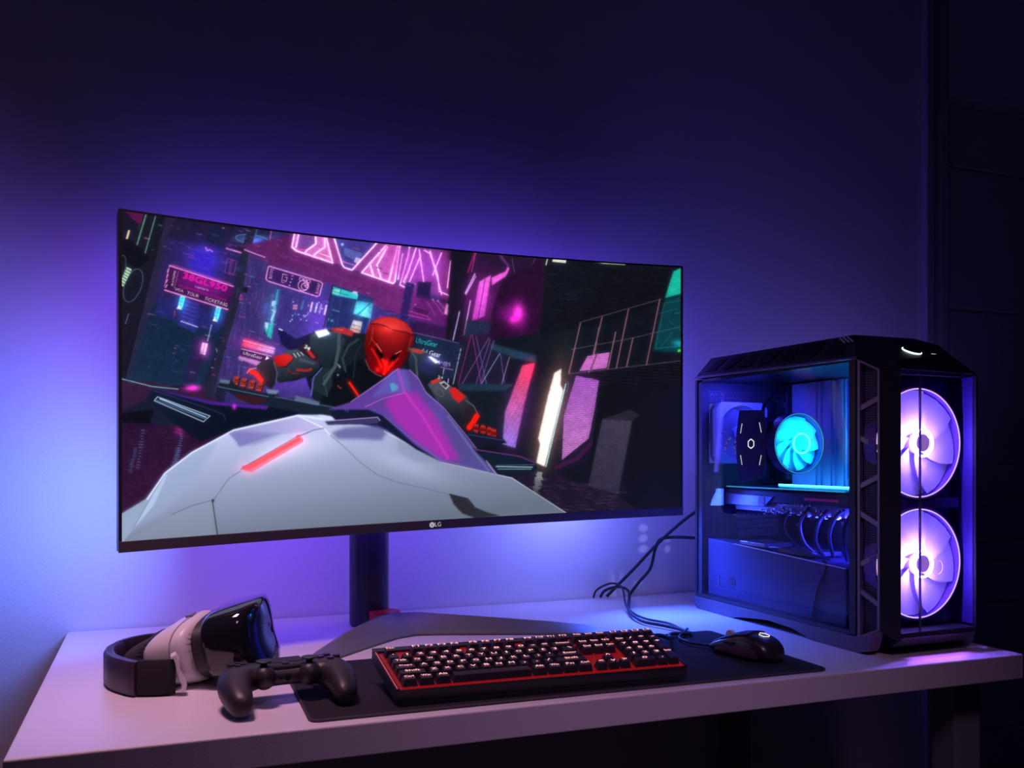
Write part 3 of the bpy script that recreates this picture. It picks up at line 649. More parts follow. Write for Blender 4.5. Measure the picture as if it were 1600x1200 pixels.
oval(687, 613, 5, 8, 1.0, (90, 96, 110), -0.8); fill([(718, 632), (730, 624), (742, 634), (748, 648), (736, 664), (722, 656)], (48, 44, 54), soft=0.8, grad=((724, 630), (742, 655), (26, 20, 26))); line([(728, 626), (740, 634), (746, 646)], 1.4, (120, 120, 132), 0.7)
line([(745, 650), (738, 662), (733, 668)], 8, (250, 28, 18), glow=6, gcol=(140, 0, 0))
for q, (x, y) in enumerate(((744, 669), (755, 671), (765, 674), (772, 677))):
    blob(x, y, 5.5, 8, (130, 24, 24), mode='mix', hard=1, rot=-0.2); line([(x-3, y-5), (x+3, y-4)], 1.4, (206, 70, 54)); line([(x-4, y), (x+3, y+1)], 1, (40, 8, 16)); line([(x-3, y+4), (x+3, y+5)], 1.4, (190, 54, 44)); line([(x+5, y-5), (x+4, y+7)], 1.2, (30, 8, 14))

# ---- hover bike
# handle and wing on the left
fill([(340, 602), (348, 592), (362, 594), (372, 604), (410, 614), (430, 612), (440, 622), (480, 624), (548, 640), (520, 648), (480, 650), (400, 636), (366, 618)], (24, 32, 50), soft=0.6)
line([(341, 604), (380, 612), (420, 620)], 1, (120, 150, 170), 0.8); fill([(344, 592), (360, 594), (358, 600), (343, 598)], (90, 110, 140), soft=0.8); fill([(416, 608), (436, 610), (432, 616), (418, 615)], (110, 130, 160), soft=0.6)
fill([(462, 618), (500, 628), (498, 634), (460, 626)], (90, 104, 130), soft=0.8); line([(430, 620), (540, 640)], 1.2, (110, 130, 170), 0.7)
fill([(365, 614), (420, 624), (400, 632), (372, 624)], (56, 24, 36), soft=1)
fill([(228, 620), (238, 609), (262, 611), (330, 628), (400, 632), (470, 645), (420, 664), (366, 672), (312, 690), (270, 660), (238, 632)], (18, 28, 52), soft=0.5, grad=((240, 615), (320, 690), (12, 18, 36)))
fill([(252, 610), (330, 627), (420, 634), (416, 640), (330, 632), (262, 614)], (74, 34, 140), soft=1); blob(366, 636, 3, 4, (200, 20, 160)); line([(240, 610), (330, 640), (350, 648), (352, 656)], 1, (70, 70, 150), 0.7)
line([(246, 620), (328, 650), (318, 659), (241, 626), (246, 620)], 1.2, (200, 215, 235)); line([(244, 625), (322, 655)], 2.2, (70, 110, 150), 0.8); line([(250, 623), (322, 652)], 1.6, (190, 215, 235), glow=2, gcol=(10, 40, 70))
# white hood
hood = [(190, 803), (228, 780), (258, 738), (300, 706), (365, 671), (465, 648), (505, 648), (540, 656), (602, 672), (650, 700), (688, 721), (770, 740), (800, 746), (826, 764), (892, 806), (892, 860), (186, 860)]
fill(hood, (190, 196, 238), soft=0.5, grad=((470, 660), (500, 840), (102, 112, 132)))
fill([(190, 803), (228, 780), (258, 738), (300, 706), (340, 690), (300, 760), (255, 800), (205, 830), (190, 840)], (150, 170, 206), 0.65, soft=5)
fill([(207, 828), (256, 740), (262, 742), (240, 790)], (176, 196, 226), soft=1.2); line([(207, 828), (240, 770), (258, 740)], 1, (96, 110, 140), 0.8)
fill([(190, 803), (228, 780), (207, 828), (190, 850)], (150, 166, 196), soft=0.8)
blob(470, 700, 60, 22, (30, 26, 24), rot=-0.3); blob(640, 730, 60, 16, (22, 20, 22), rot=0.35); blob(420, 712, 40, 14, (24, 24, 24), rot=-0.5)
fill([(356, 676), (466, 651), (506, 669), (466, 676), (425, 680), (374, 698), (368, 688)], (146, 142, 202), soft=1.2, grad=((370, 690), (490, 655), (190, 186, 236)))
fill([(360, 676), (376, 674), (440, 678), (400, 694), (374, 698)], (104, 104, 170), 0.5, soft=3)
line([(230, 780), (258, 739), (300, 707), (365, 672), (466, 649), (504, 655)], 1.6, (236, 242, 255), glow=2, gcol=(40, 40, 60)); line([(466, 650), (506, 669), (516, 680)], 1.8, (236, 240, 255)); line([(506, 669), (490, 672), (466, 682)], 1.2, (80, 80, 120), 0.8)
fill([(497, 648), (530, 652), (524, 662), (512, 664)], (214, 220, 250), soft=1)
fill([(518, 676), (540, 668), (600, 664), (608, 672), (596, 688), (560, 686), (528, 686)], (86, 84, 146), 0.75, soft=3.5)
line([(381, 731), (392, 734), (470, 688), (466, 683)], 8, (255, 80, 100), 0.6, glow=10, gcol=(120, 10, 30))
fill([(381, 729), (465, 683), (471, 687), (391, 734), (380, 734)], (255, 92, 108), soft=0.5); line([(376, 734), (384, 728), (464, 682), (482, 676)], 1, (90, 70, 110), 0.7)
line([(376, 736), (357, 748), (334, 781)], 1, (90, 96, 120), 0.8); line([(332, 782), (336, 810), (340, 838)], 2.2, (48, 44, 50)); line([(334, 781), (300, 790), (268, 804)], 1.1, (90, 96, 116), 0.8); blob(333, 782, 2, 2, (30, 30, 40), mode='mix')
fill([(336, 784), (268, 806), (190, 850), (186, 860), (340, 845)], (140, 152, 170), 0.35, soft=2)
line([(516, 680), (540, 700), (562, 722), (590, 742), (622, 754), (660, 762), (702, 773)], 0.9, (96, 100, 124), 0.85)
fill([(702, 772), (730, 779), (741, 792), (760, 800), (782, 806), (744, 810), (722, 802), (709, 788)], (42, 42, 52), soft=0.6); line([(702, 772), (731, 779), (741, 791)], 1, (20, 20, 26))
line([(600, 674), (690, 722), (800, 747), (890, 805)], 1.2, (222, 224, 240), 0.8)
fill([(620, 685), (690, 722), (650, 722), (622, 706)], (130, 140, 170), 0.5, soft=3)
# dark cowl
fill([(516, 648), (530, 637), (548, 634), (580, 640), (598, 650), (640, 690), (690, 722), (650, 702), (606, 672), (588, 664), (530, 662)], (20, 24, 50), soft=0.6)
fill([(507, 658), (590, 651), (594, 656), (590, 662), (512, 664)], (60, 52, 96), soft=0.5); line([(508, 658), (590, 652), (594, 657)], 1.2, (170, 160, 220)); words('VI', 541, 641.5, 5, 0.3, (90, 96, 150), w=7)
# purple windscreen
ws = [(512, 640), (548, 628), (576, 608), (604, 588), (614, 579), (624, 576), (640, 578), (652, 588), (664, 610), (690, 634), (716, 666), (745, 704), (776, 741), (720, 728), (688, 721), (650, 696), (625, 672), (600, 650), (575, 640)]
fill(ws, (104, 66, 168), 0.86, soft=0.6, grad=((600, 600), (740, 720), (92, 84, 160)))
fill([(600, 628), (620, 612), (650, 612), (680, 650), (720, 720), (690, 718), (650, 690), (620, 660)], (182, 40, 176), 0.75, soft=5)
fill([(604, 590), (622, 577), (634, 578), (642, 612), (600, 616), (580, 622)], (96, 96, 190), 0.65, soft=3)
line([(622, 578), (632, 612), (660, 650), (700, 716)], 4, (216, 60, 196), 0.6, soft=3); line([(548, 628), (604, 590), (622, 576)], 1.2, (170, 140, 220), 0.8); line([(570, 636), (600, 622), (632, 614)], 1, (220, 110, 220), 0.8)
line([(640, 578), (654, 592), (666, 614), (694, 638), (730, 682), (774, 740)], 1.3, (160, 120, 200), 0.9); fill([(609, 600), (616, 598), (620, 610), (612, 612)], (70, 190, 200), 0.7, soft=0.8); fill([(617, 599), (622, 602), (623, 609), (619, 608)], (150, 130, 210), 0.7, soft=0.5)
line([(600, 650), (640, 684), (688, 718), (776, 741)], 1.2, (110, 100, 180), 0.9); line([(700, 650), (740, 706), (764, 736)], 3, (120, 130, 190), 0.5, soft=2.5)
# right handle and wing
fill([(728, 676), (745, 678), (785, 684), (792, 692), (770, 694), (740, 690)], (22, 24, 44), soft=0.6); line([(732, 679), (788, 688)], 1.2, (50, 70, 130)); fill([(738, 700), (812, 712), (836, 722), (840, 732), (834, 738), (815, 743), (782, 741), (760, 722)], (20, 28, 46), soft=0.5)
line([(740, 702), (812, 713), (836, 723)], 1.6, (110, 50, 130)); line([(775, 729), (832, 730)], 1.4, (180, 210, 220)); line([(778, 733), (830, 733)], 1.2, (150, 190, 205), 0.8); line([(776, 727), (836, 726)], 0.8, (90, 110, 140))
line([(760, 720), (776, 741)], 2, (150, 160, 200), 0.7)
# drizzle
for q in range(420):
    x = 192+rng.rand()*520; y = 335+rng.rand()*260; L = 3+rng.rand()*10
    line([(x, y), (x-L*0.25, y+L)], 0.6, (150, 140, 210), 0.13)
_h = np.stack([_blur(np.clip(art[..., k], 0, 1), 4) for k in range(3)], -1); art[:] = art*0.90+_h*0.12; del _h
art = np.clip(art, 0, 1)

# ------------------------------------------------------------ monitor
black_plastic = mat('black_plastic', (0.035, 0.033, 0.045), 0.38, bump=0.15, scale=900)
bezel_m = mat('bezel_plastic', (0.11, 0.10, 0.12), 0.42, bump=0.15, scale=900)
ML, MR = Vector((-0.0532, 1.5107)), Vector((1.0456, 1.6439))
SAG = 0.050
MZ = (0.9327, 0.957, 1.4646, 1.4888)            # lower left, lower right, upper left, upper right
def scr(u, v, off=0.0):
    """point of the curved front: u along, v up (0..1), off in front of it"""
    p = ML.lerp(MR, u); t = (MR-ML).normalized(); n = Vector((-t.y, t.x))
    p = p+n*(SAG*4*u*(1-u)-off)
    zb = MZ[0]*(1-u)+MZ[1]*u; zt = MZ[2]*(1-u)+MZ[3]*u
    return Vector((p.x, p.y, zb*(1-v)+zt*v))
mon = thing('monitor', 'wide curved monitor showing a red-helmeted rider, on a V-shaped stand', 'monitor', (0.42, 1.65, 0.75))
MO = (0.42, 1.65, 0.75)
def shell(us, v0, v1, o0, o1, n=48):
    mb = MB(); r = []
    for k in range(n+1):
        u = us[0]+(us[1]-us[0])*k/n
        r.append([scr(u, v0, o0), scr(u, v1, o0), scr(u, v1, o1), scr(u, v0, o1)])
    return mb.loft(r)
obj('housing', shell((0, 1), 0, 1, -0.0012, -0.033), black_plastic, mon, bevel=0.002, org=MO)
mb = shell((0.35, 0.65), 0.2, 0.8, -0.033, -0.060, 12)
obj('rear_hub', mb, black_plastic, mon, bevel=0.006, org=MO)
# thin frame: left, right, top lips and the deep lower bezel
mb = shell((0, 0.0045), 0, 1, 0.002, -0.003, 1); mb2 = shell((0.9965, 1), 0, 1, 0.002, -0.003, 1); mb.add(mb2.v, mb2.f)
mb2 = shell((0, 1), 0.9945, 1, 0.002, -0.003); mb.add(mb2.v, mb2.f)
obj('frame', mb, black_plastic, mon, org=MO)
obj('lower_bezel', shell((0, 1), 0, 0.0325, 0.0035, -0.003), bezel_m, mon, bevel=0.001, org=MO)
# the lit screen: a fine sheet whose colour attribute carries the picture
NU, NV = 1000, 520
U0, U1, V0, V1 = 0.0045, 0.9965, 0.0325, 0.9945
uu = np.linspace(U0, U1, NU+1); vv = np.linspace(V0, V1, NV+1)
UU, VV = np.meshgrid(uu, vv)
tx = (MR-ML).normalized(); off = SAG*4*UU*(1-UU)+0.0
PX = ML.x+(MR.x-ML.x)*UU-tx.y*off; PY = ML.y+(MR.y-ML.y)*UU+tx.x*off
PZ = (MZ[0]*(1-UU)+MZ[1]*UU)*(1-VV)+(MZ[2]*(1-UU)+MZ[3]*UU)*VV
# the canvas was drawn as a foreshortened view; this homography-like map unrolls it onto the sheet
sa, ca = math.sin(math.radians(21.7)), math.cos(math.radians(21.7))
dd = PX*sa+PY*ca; ll = PX*ca-PY*sa
cx_ = 800+1400*ll/dd; cy_ = 715-1400*(PZ-1.08)/dd
fx = np.clip((cx_-AX0)*AS-0.5, 0, AW-1.001); fy = np.clip((cy_-AY0)*AS-0.5, 0, AH-1.001)
# light softening of the canvas before sampling
soft = np.pad(art, ((1, 1), (1, 1), (0, 0)), mode='edge')
soft = (soft[:-2, 1:-1]+soft[2:, 1:-1]+soft[1:-1, :-2]+soft[1:-1, 2:]+2*soft[1:-1, 1:-1])/6
ix = fx.astype(int); iy = fy.astype(int); wx = (fx-ix)[..., None]; wy = (fy-iy)[..., None]
rgb = (soft[iy, ix]*(1-wx)+soft[iy, ix+1]*wx)*(1-wy)+(soft[iy+1, ix]*(1-wx)+soft[iy+1, ix+1]*wx)*wy
rgb = np.clip(rgb, 0, 1); lin = np.where(rgb <= 0.04045, rgb/12.92, ((rgb+0.055)/1.055)**2.4)
me = bpy.data.meshes.new('screen'); nvx = (NU+1)*(NV+1); me.vertices.add(nvx)
me.vertices.foreach_set('co', np.stack([PX-MO[0], PY-MO[1], PZ-MO[2]], -1).astype(np.float32).ravel())
a = (np.arange(NV)[:, None]*(NU+1)+np.arange(NU)[None, :]).ravel()
quads = np.stack([a, a+1, a+NU+2, a+NU+1], -1).astype(np.int32)
me.loops.add(quads.size); me.polygons.add(len(quads))
me.loops.foreach_set('vertex_index', quads.ravel())
me.polygons.foreach_set('loop_start', np.arange(len(quads), dtype=np.int32)*4)
me.polygons.foreach_set('use_smooth', np.ones(len(quads), bool))
me.update(calc_edges=True); me.validate()
at = me.color_attributes.new('picture', 'FLOAT_COLOR', 'POINT')
at.data.foreach_set('color', np.concatenate([lin, np.ones(lin.shape[:2]+(1,))], -1).astype(np.float32).ravel())
sm = bpy.data.materials.new('lit_display'); sm.use_nodes = True; nt = sm.node_tree; nt.nodes.clear()
o_ = nt.nodes.new('ShaderNodeOutputMaterial'); e_ = nt.nodes.new('ShaderNodeEmission'); at_ = nt.nodes.new('ShaderNodeAttribute'); at_.attribute_name = 'picture'
g_ = nt.nodes.new('ShaderNodeBsdfGlossy'); g_.inputs['Color'].default_value = (0.012, 0.012, 0.012, 1); g_.inputs['Roughness'].default_value = 0.4
ad = nt.nodes.new('ShaderNodeAddShader')
nt.links.new(at_.outputs['Color'], e_.inputs[0]); e_.inputs[1].default_value = 1.0
nt.links.new(e_.outputs[0], ad.inputs[0]); nt.links.new(g_.outputs[0], ad.inputs[1]); nt.links.new(ad.outputs[0], o_.inputs[0])
me.materials.append(sm); so = bpy.data.objects.new('screen', me); COL.objects.link(so); so.parent = mon
# maker's mark on the lower bezel
def on_bezel(u, z):
    p = scr(u, 0, 0.0042); return Vector((p.x, p.y, p.z+z))
UL = 0.497
vs, ts = text_polys('LG', 0.0115)
mb = MB(); t3 = (scr(UL+0.02, 0)-scr(UL, 0)).normalized(); c0 = on_bezel(UL+0.0075, 0.0087)
mb.add([c0+t3*x+Vector((0, 0, y)) for x, y in vs], ts)
c1 = on_bezel(UL-0.0035, 0.0087); disc = [c1+t3*(0.0052*math.cos(k*PI/12))+Vector((0, 0, 0.0052*math.sin(k*PI/12))) for k in range(24)]
mb.add(disc, [tuple(range(24))])
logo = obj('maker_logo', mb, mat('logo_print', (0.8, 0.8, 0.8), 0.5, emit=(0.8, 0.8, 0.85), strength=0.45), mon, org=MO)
mb = MB(); nrm = Vector((t3.y, -t3.x, 0)); mb.add([c1+t3*x+Vector((0, 0, y))+nrm*0.0004 for x, y in ((-0.0008, -0.0022), (0.0022, -0.0022), (0.0022, -0.0014), (0, -0.0014), (0, 0.002), (-0.0008, 0.002))], [(0, 1, 2, 3), (0, 3, 4, 5)])
mb.add([c1+t3*(-0.0024)+Vector((0, 0, 0.0008))+nrm*0.0004+t3*(0.0007*math.cos(k*PI/4))+Vector((0, 0, 0.0007*math.sin(k*PI/4))) for k in range(8)], [tuple(range(8))])
obj('logo_face', mb, mat('logo_cut', (0.05, 0.05, 0.06), 0.5), logo, org=MO)
# stand: round column, red collar, two angled legs
col_m = mat('column_satin', (0.05, 0.05, 0.06), 0.32, metal=0.5)
mb = MB().cyl((0.392, 1.748, 0.752), (0, 0, 1), 0.0385, 0.36, 48)
obj('column', mb, col_m, mon, smooth=True, bevel=0.003, org=MO)
obj('arm', MB().box((0.36, 1.64, 1.06), (0.43, 1.75, 1.14)), col_m, mon, bevel=0.006, org=MO)
obj('collar', MB().cyl((0.412, 1.702, 0.7525), (0, 0, 1), 0.030, 0.031, 32), mat('red_collar', (0.55, 0.02, 0.02), 0.35), mon, smooth=True, org=MO)
leg_mat = mat('stand_leg_satin', (0.17, 0.19, 0.19), 0.45, metal=0.25, bump=0.1, scale=700)
def blade(secs):
    """secs: (bottom front xy, top edge xyz, back xy)"""
    r = []
    for (fx_, fy_), (tx_, ty_, tz_), w in secs:
        b = Vector((fx_, fy_, 0.7512)); t = Vector((tx_, ty_, tz_)); h = Vector((tx_-fx_, ty_-fy_, 0))
        if h.length < 1e-5: h = Vector((0, 1, 0))
        h.normalize()
        r.append([b, b+Vector((0, 0, 0.003)), t, t+h*w*0.5+Vector((0, 0, -0.002)), Vector((t.x+h.x*w, t.y+h.y*w, 0.7512))])
    return MB().loft(r)
obj('leg', blade([((0.452, 1.606), (0.424, 1.668, 0.7845), 0.03), ((0.50, 1.592), (0.47, 1.655, 0.785), 0.03), ((0.60, 1.554), (0.580, 1.600, 0.7785), 0.026), ((0.70, 1.516), (0.700, 1.553, 0.7690), 0.024), ((0.765, 1.487), (0.757, 1.520, 0.7645), 0.020), ((0.790, 1.478), (0.789, 1.488, 0.7530), 0.018)]),
    leg_mat, mon, bevel=0.0015, smooth=True, org=MO)
obj('leg', blade([((0.452, 1.606), (0.424, 1.668, 0.7845), 0.03), ((0.41, 1.590), (0.393, 1.640, 0.7845), 0.03), ((0.335, 1.523), (0.318, 1.572, 0.774), 0.024), ((0.262, 1.452), (0.250, 1.492, 0.7600), 0.02), ((0.240, 1.432), (0.232, 1.452, 0.7530), 0.02)]),
    leg_mat, mon, bevel=0.0015, smooth=True, org=MO)

# ------------------------------------------------------------ desk mat
def rrect(x0, y0, x1, y1, r, z, n=6, sk=lambda x, y: (x, y)):
    p = []
    for cx, cy, a0 in ((x1-r, y1-r, 0), (x0+r, y1-r, 90), (x0+r, y0+r, 180), (x1-r, y0+r, 270)):
        for k in range(n+1):
            a = math.radians(a0+90*k/n); p.append(sk(cx+r*math.cos(a), cy+r*math.sin(a))+(z,))
    return p
padsk = lambda u, v: (0.1795+(0.967-0.1795)*u+0.006*v, 1.127-0.019*u+v*(0.308+0.018*u))
dm = thing('desk_mat', 'large black fabric mat with a stitched rim under the keyboard', 'mat', (0.57, 1.27, 0.75))
PO = (0.57, 1.27, 0.75)
cloth = mat('mat_cloth', (0.028, 0.026, 0.034), 0.9, bump=0.8, scale=1500, var=0.2, spec=0.15)
def padring(e, z, n=6):
    return rrect(-e, -e*2.4, 1+e, 1+e*2.4, 0.0, z, 0, padsk) if False else [padsk(*q)+(z,) for q in _pr(e, n)]
def _pr(e, n):
    out = []; W, H = 0.79, 0.31; r = 0.012
    for cx, cy, a0 in ((W-r, H-r, 0), (r, H-r, 90), (r, r, 180), (W-r, r, 270)):
        for k in range(n+1):
            a = math.radians(a0+90*k/n); out.append(((cx+(r+e)*math.cos(a))/W, (cy+(r+e)*math.sin(a))/H))
    return out
mb = MB(); mb.loft([padring(-0.0005, 0.7503), padring(-0.0005, 0.7532), padring(-0.002, 0.7538)])
obj('surface', mb, cloth, dm, org=PO)
mb = MB(); rg = [Vector(p) for p in padring(0.0, 0.7522)]
mb.tube(rg+[rg[0]], 0.0019, 8, smooth=0, cap=False)
obj('stitched_rim', mb, mat('mat_stitching', (0.05, 0.045, 0.055), 0.6, bump=1.0, scale=900), dm, smooth=True, org=PO)

# ------------------------------------------------------------ keyboard
KFL, KBL, KBR, KFR = Vector((0.291, 1.140, 0.776)), Vector((0.2885, 1.2690, 0.803)), Vector((0.7360, 1.2550, 0.803)), Vector((0.7215, 1.1195, 0.776))
kn = (KFR-KFL).cross(KBL-KFL).normalized()
def kp(u, v, h=0.0):
    """keyboard frame: u right 0..1, v back 0..1, h above the plate"""
    return KFL.lerp(KFR, u).lerp(KBL.lerp(KBR, u), v)+kn*h
kb = thing('keyboard', 'black mechanical keyboard with glowing red legends, propped up on the desk mat', 'keyboard', (0.51, 1.20, 0.753))
KO = (0.51, 1.20, 0.753)
def kbox(u0, v0, u1, v1, h0, h1, mb=None):
    mb = mb or MB()
    return mb.hexa([kp(u0, v0, h0), kp(u1, v0, h0), kp(u1, v1, h0), kp(u0, v1, h0), kp(u0, v0, h1), kp(u1, v0, h1), kp(u1, v1, h1), kp(u0, v1, h1)])
kb_m = mat('keyboard_case', (0.03, 0.03, 0.04), 0.35, metal=0.3)
mb = kbox(0, 0, 1, 1, -0.0165, 0.0)
obj('case', mb, kb_m, kb, bevel=0.0012, org=KO)
mb = kbox(0.0, 0.0, 0.012, 1, 0, 0.0025); kbox(0.988, 0.0, 1, 1, 0, 0.0025, mb); kbox(0.0, 0.905, 1, 1, 0, 0.0035, mb)
obj('top_plate_rim', mb, kb_m, kb, bevel=0.0006, org=KO)
mb = kbox(0.004, 0.004, 0.0055, 0.99, 0.0026, 0.0031)
obj('edge_light', mb, emis('edge_red', (1.0, 0.07, 0.10), 1.2), kb, org=KO)
red_plate = mat('backlit_plate', (0.05, 0.006, 0.006), 0.4, emit=(1.0, 0.02, 0.03), strength=0.20)
obj('backlit_plate', kbox(0.0125, 0.012, 0.9875, 0.895, 0.0, 0.0007), red_plate, kb, org=KO)
for u in (0.06, 0.90):
    mb = MB().hexa([(kp(u+a, v, -0.0165).x, kp(u+a, v, -0.0165).y, z) if z else tuple(kp(u+a, v, -0.0165)) for z in (0.7541, None) for a, v in ((0, 0.86), (0.04, 0.86), (0.04, 0.93), (0, 0.93))])
    obj('prop_foot', mb, kb_m, kb, org=KO)
mb = MB().hexa([tuple(p) for p in (Vector((*kp(0.02, 0.0, -0.0165).xy, 0.7541)), Vector((*kp(0.98, 0.0, -0.0165).xy, 0.7541)), Vector((*kp(0.98, 0.06, -0.0165).xy, 0.7541)), Vector((*kp(0.02, 0.06, -0.0165).xy, 0.7541)),
                                      kp(0.02, 0, -0.0165), kp(0.98, 0, -0.0165), kp(0.98, 0.06, -0.0165), kp(0.02, 0.06, -0.0165))])
obj('front_foot', mb, kb_m, kb, org=KO)
UW = 0.975/22.95; UH = 0.885/6.75
rows = [
 (5.42, [('Esc', 0, 1)]+[('F%d' % (i+1), 2+i+(0.5 if i > 3 else 0)+(0.5 if i > 7 else 0), 1) for i in range(12)]+[('PrtSc', 15.25, 1), ('ScrLk', 16.25, 1), ('Pause', 17.25, 1), ('L1', 18.5, 1), ('L2', 19.5, 1), ('L3', 20.5, 1), ('L4', 21.5, 1)]),
 (4.1, [(c, i, 1) for i, c in enumerate('`1234567890-=')]+[('Backspace', 13, 2), ('Ins', 15.25, 1), ('Home', 16.25, 1), ('PgUp', 17.25, 1), ('Num', 18.5, 1), ('/', 19.5, 1), ('*', 20.5, 1), ('-', 21.5, 1)]),
 (3.1, [('Tab', 0, 1.5)]+[(c, 1.5+i, 1) for i, c in enumerate('QWERTYUIOP[]')]+[('\\', 13.5, 1.5), ('Del', 15.25, 1), ('End', 16.25, 1), ('PgDn', 17.25, 1), ('7', 18.5, 1), ('8', 19.5, 1), ('9', 20.5, 1)]),
 (2.1, [('Caps', 0, 1.75)]+[(c, 1.75+i, 1) for i, c in enumerate("ASDFGHJKL;'")]+[('Enter', 12.75, 2.25), ('4', 18.5, 1), ('5', 19.5, 1), ('6', 20.5, 1)]),
 (1.1, [('Shift', 0, 2.25)]+[(c, 2.25+i, 1) for i, c in enumerate('ZXCVBNM,./')]+[('Shift', 12.25, 2.75), ('^', 16.25, 1), ('1', 18.5, 1), ('2', 19.5, 1), ('3', 20.5, 1)]),
 (0.1, [('Ctrl', 0, 1.25), ('Win', 1.25, 1.25), ('Alt', 2.5, 1.25), ('', 3.75, 6.25), ('Alt', 10, 1.25), ('Win', 11.25, 1.25), ('Fn', 12.5, 1.25), ('Ctrl', 13.75, 1.25), ('<', 15.25, 1), ('v', 16.25, 1), ('>', 17.25, 1), ('0', 18.5, 2), ('.', 20.5, 1)]),
]
key_m = mat('keycap_plastic', (0.035, 0.03, 0.045), 0.36, bump=0.1, scale=1200)
leg_e = emis('legend_glow', (1.0, 0.42, 0.44), 1.8)
keys = []
for v, row in rows:
    for s, u, w in row: keys.append((s, u, v, w, 1.0))
keys += [('+', 21.5, 2.1, 1, 2.0), ('Enter', 21.5, 0.1, 1, 2.0)]
def keypt(u, v, h): return kp(0.0125+(u+0.2)*UW, 0.018+v*UH, h)
for s, u, v, w, hh in keys:
    g = 0.055; hgt = 0.0122+0.0011*(1 if v > 5 else 0)
    lo = [keypt(a, b, 0.0016) for a, b in ((u+g, v+g), (u+w-g, v+g), (u+w-g, v+hh-g), (u+g, v+hh-g))]
    i = 0.20
    hi = [keypt(a, b, h) for a, b, h in ((u+i, v+0.16, hgt), (u+w-i, v+0.16, hgt), (u+w-i, v+hh-0.26, hgt+0.0008), (u+i, v+hh-0.26, hgt+0.0008))]
    k = obj('keycap', MB().hexa(lo+hi), key_m, kb, bevel=0.0009, org=KO)
    if s:
        vs, ts = text_polys(s, 1.0); mx = max(abs(p[0]) for p in vs)*2 or 1; my = (max(p[1] for p in vs)-min(p[1] for p in vs)) or 1
        ww = min(0.62*w+(-0.1 if w > 1 else 0), 0.30*max(1, len(s))**0.75+0.12); sx = ww/max(mx, 0.35); sy = 0.30/max(my, 0.5)
        cu, cv = u+w/2, v+hh-0.48
        obj('legend', MB().add([keypt(cu+x*sx, cv+y*sy, hgt+0.0011) for x, y in vs], ts), leg_e, k, org=KO)

# ------------------------------------------------------------ mouse
def frame(loc, yaw, pitch=0, roll=0):
    return Matrix.Translation(loc) @ Matrix.Rotation(yaw, 4, 'Z') @ Matrix.Rotation(pitch, 4, 'X') @ Matrix.Rotation(roll, 4, 'Y')
def sup(a, n):  # superellipse point
    c, s = math.cos(a), math.sin(a)
    return (math.copysign(abs(c)**(2/n), c), math.copysign(abs(s)**(2/n), s))
my = math.radians(14)
ms = thing('computer_mouse', 'black gaming mouse with a glowing hexagon outline, right end of the desk mat', 'mouse', (0.903, 1.226, 0.7541), (0, 0, my))
def mring(y, w, h, zb=0.002, n=20, flat=2.6):
    r = []
    for k in range(n):
        c, s = sup(2*PI*k/n, flat)
        z = zb+(h-zb)*(0.5+0.5*s) if True else 0
        r.append((w*c*(1.0 if s < 0 else 1-0.12*s), y, z))
    return r
prof = [(-0.063, 0.012, 0.012), (-0.060, 0.022, 0.023), (-0.052, 0.029, 0.033), (-0.038, 0.0325, 0.0405), (-0.018, 0.0325, 0.0425), (0.005, 0.0300, 0.0390), (0.025, 0.0295, 0.0320), (0.045, 0.0300, 0.0240), (0.057, 0.028, 0.0185), (0.062, 0.022, 0.0130)]
m_black = mat('mouse_satin', (0.025, 0.022, 0.03), 0.33, coat=0.2)
obj('body', MB().loft([mring(y, w, h) for y, w, h in prof]), m_black, ms, subsurf=2)
mb = MB()
for sx in (-1, 1):
    mb = MB()
    r = []
    for y, w, h in prof[4:9]:
        r.append([(sx*(0.0025+(w*0.72-0.0025)*t), y, h+0.0014-0.0035*t*t) for t in (0, 0.33, 0.66, 1.0)]+[(sx*(0.0025+(w*0.72-0.0025)*t), y, h-0.006-0.0035*t*t) for t in (1.0, 0.66, 0.33, 0)])
    obj('button', MB().loft(r), m_black, ms, smooth=True)
w_ = obj('scroll_wheel', MB().cyl((-0.0035, 0.033, 0.0285), (1, 0, 0), 0.0095, 0.007, 28), mat('wheel_rubber', (0.8, 0.8, 0.82), 0.4), ms, smooth=True, bevel=0.001)
for s in (-1, 1):
    mb = MB(); r = []
    for y, w, h in ((-0.045, 0.0312, 0.020), (-0.025, 0.0334, 0.024), (0.0, 0.0318, 0.022), (0.025, 0.0306, 0.017), (0.042, 0.030, 0.013)):
        r.append([(s*w, y, 0.006), (s*(w+0.0012), y, h*0.55), (s*(w-0.0015), y, h), (s*(w-0.004), y, h), (s*(w-0.004), y, 0.006)])
    obj('side_grip', MB().loft(r), mat('grip_rubber', (0.09, 0.035, 0.05), 0.42, bump=1.0, scale=500), ms, smooth=True)
mb = MB(); hx = []
for k in range(7):
    a = PI/6+k*PI/3; x, y = 0.0088*math.cos(a), -0.036+0.0088*math.sin(a)
    hx.append((x, y, 0.0417+(y+0.030)*0.20-x*x*6))
obj('hexagon_light', mb.tube(hx, 0.0006, 6, smooth=0), emis('hex_white', (1.0, 0.88, 0.9), 1.2), ms)
obj('side_button', MB().box((-0.0335, 0.002, 0.022), (-0.028, 0.020, 0.0262)), m_black, ms, bevel=0.001)

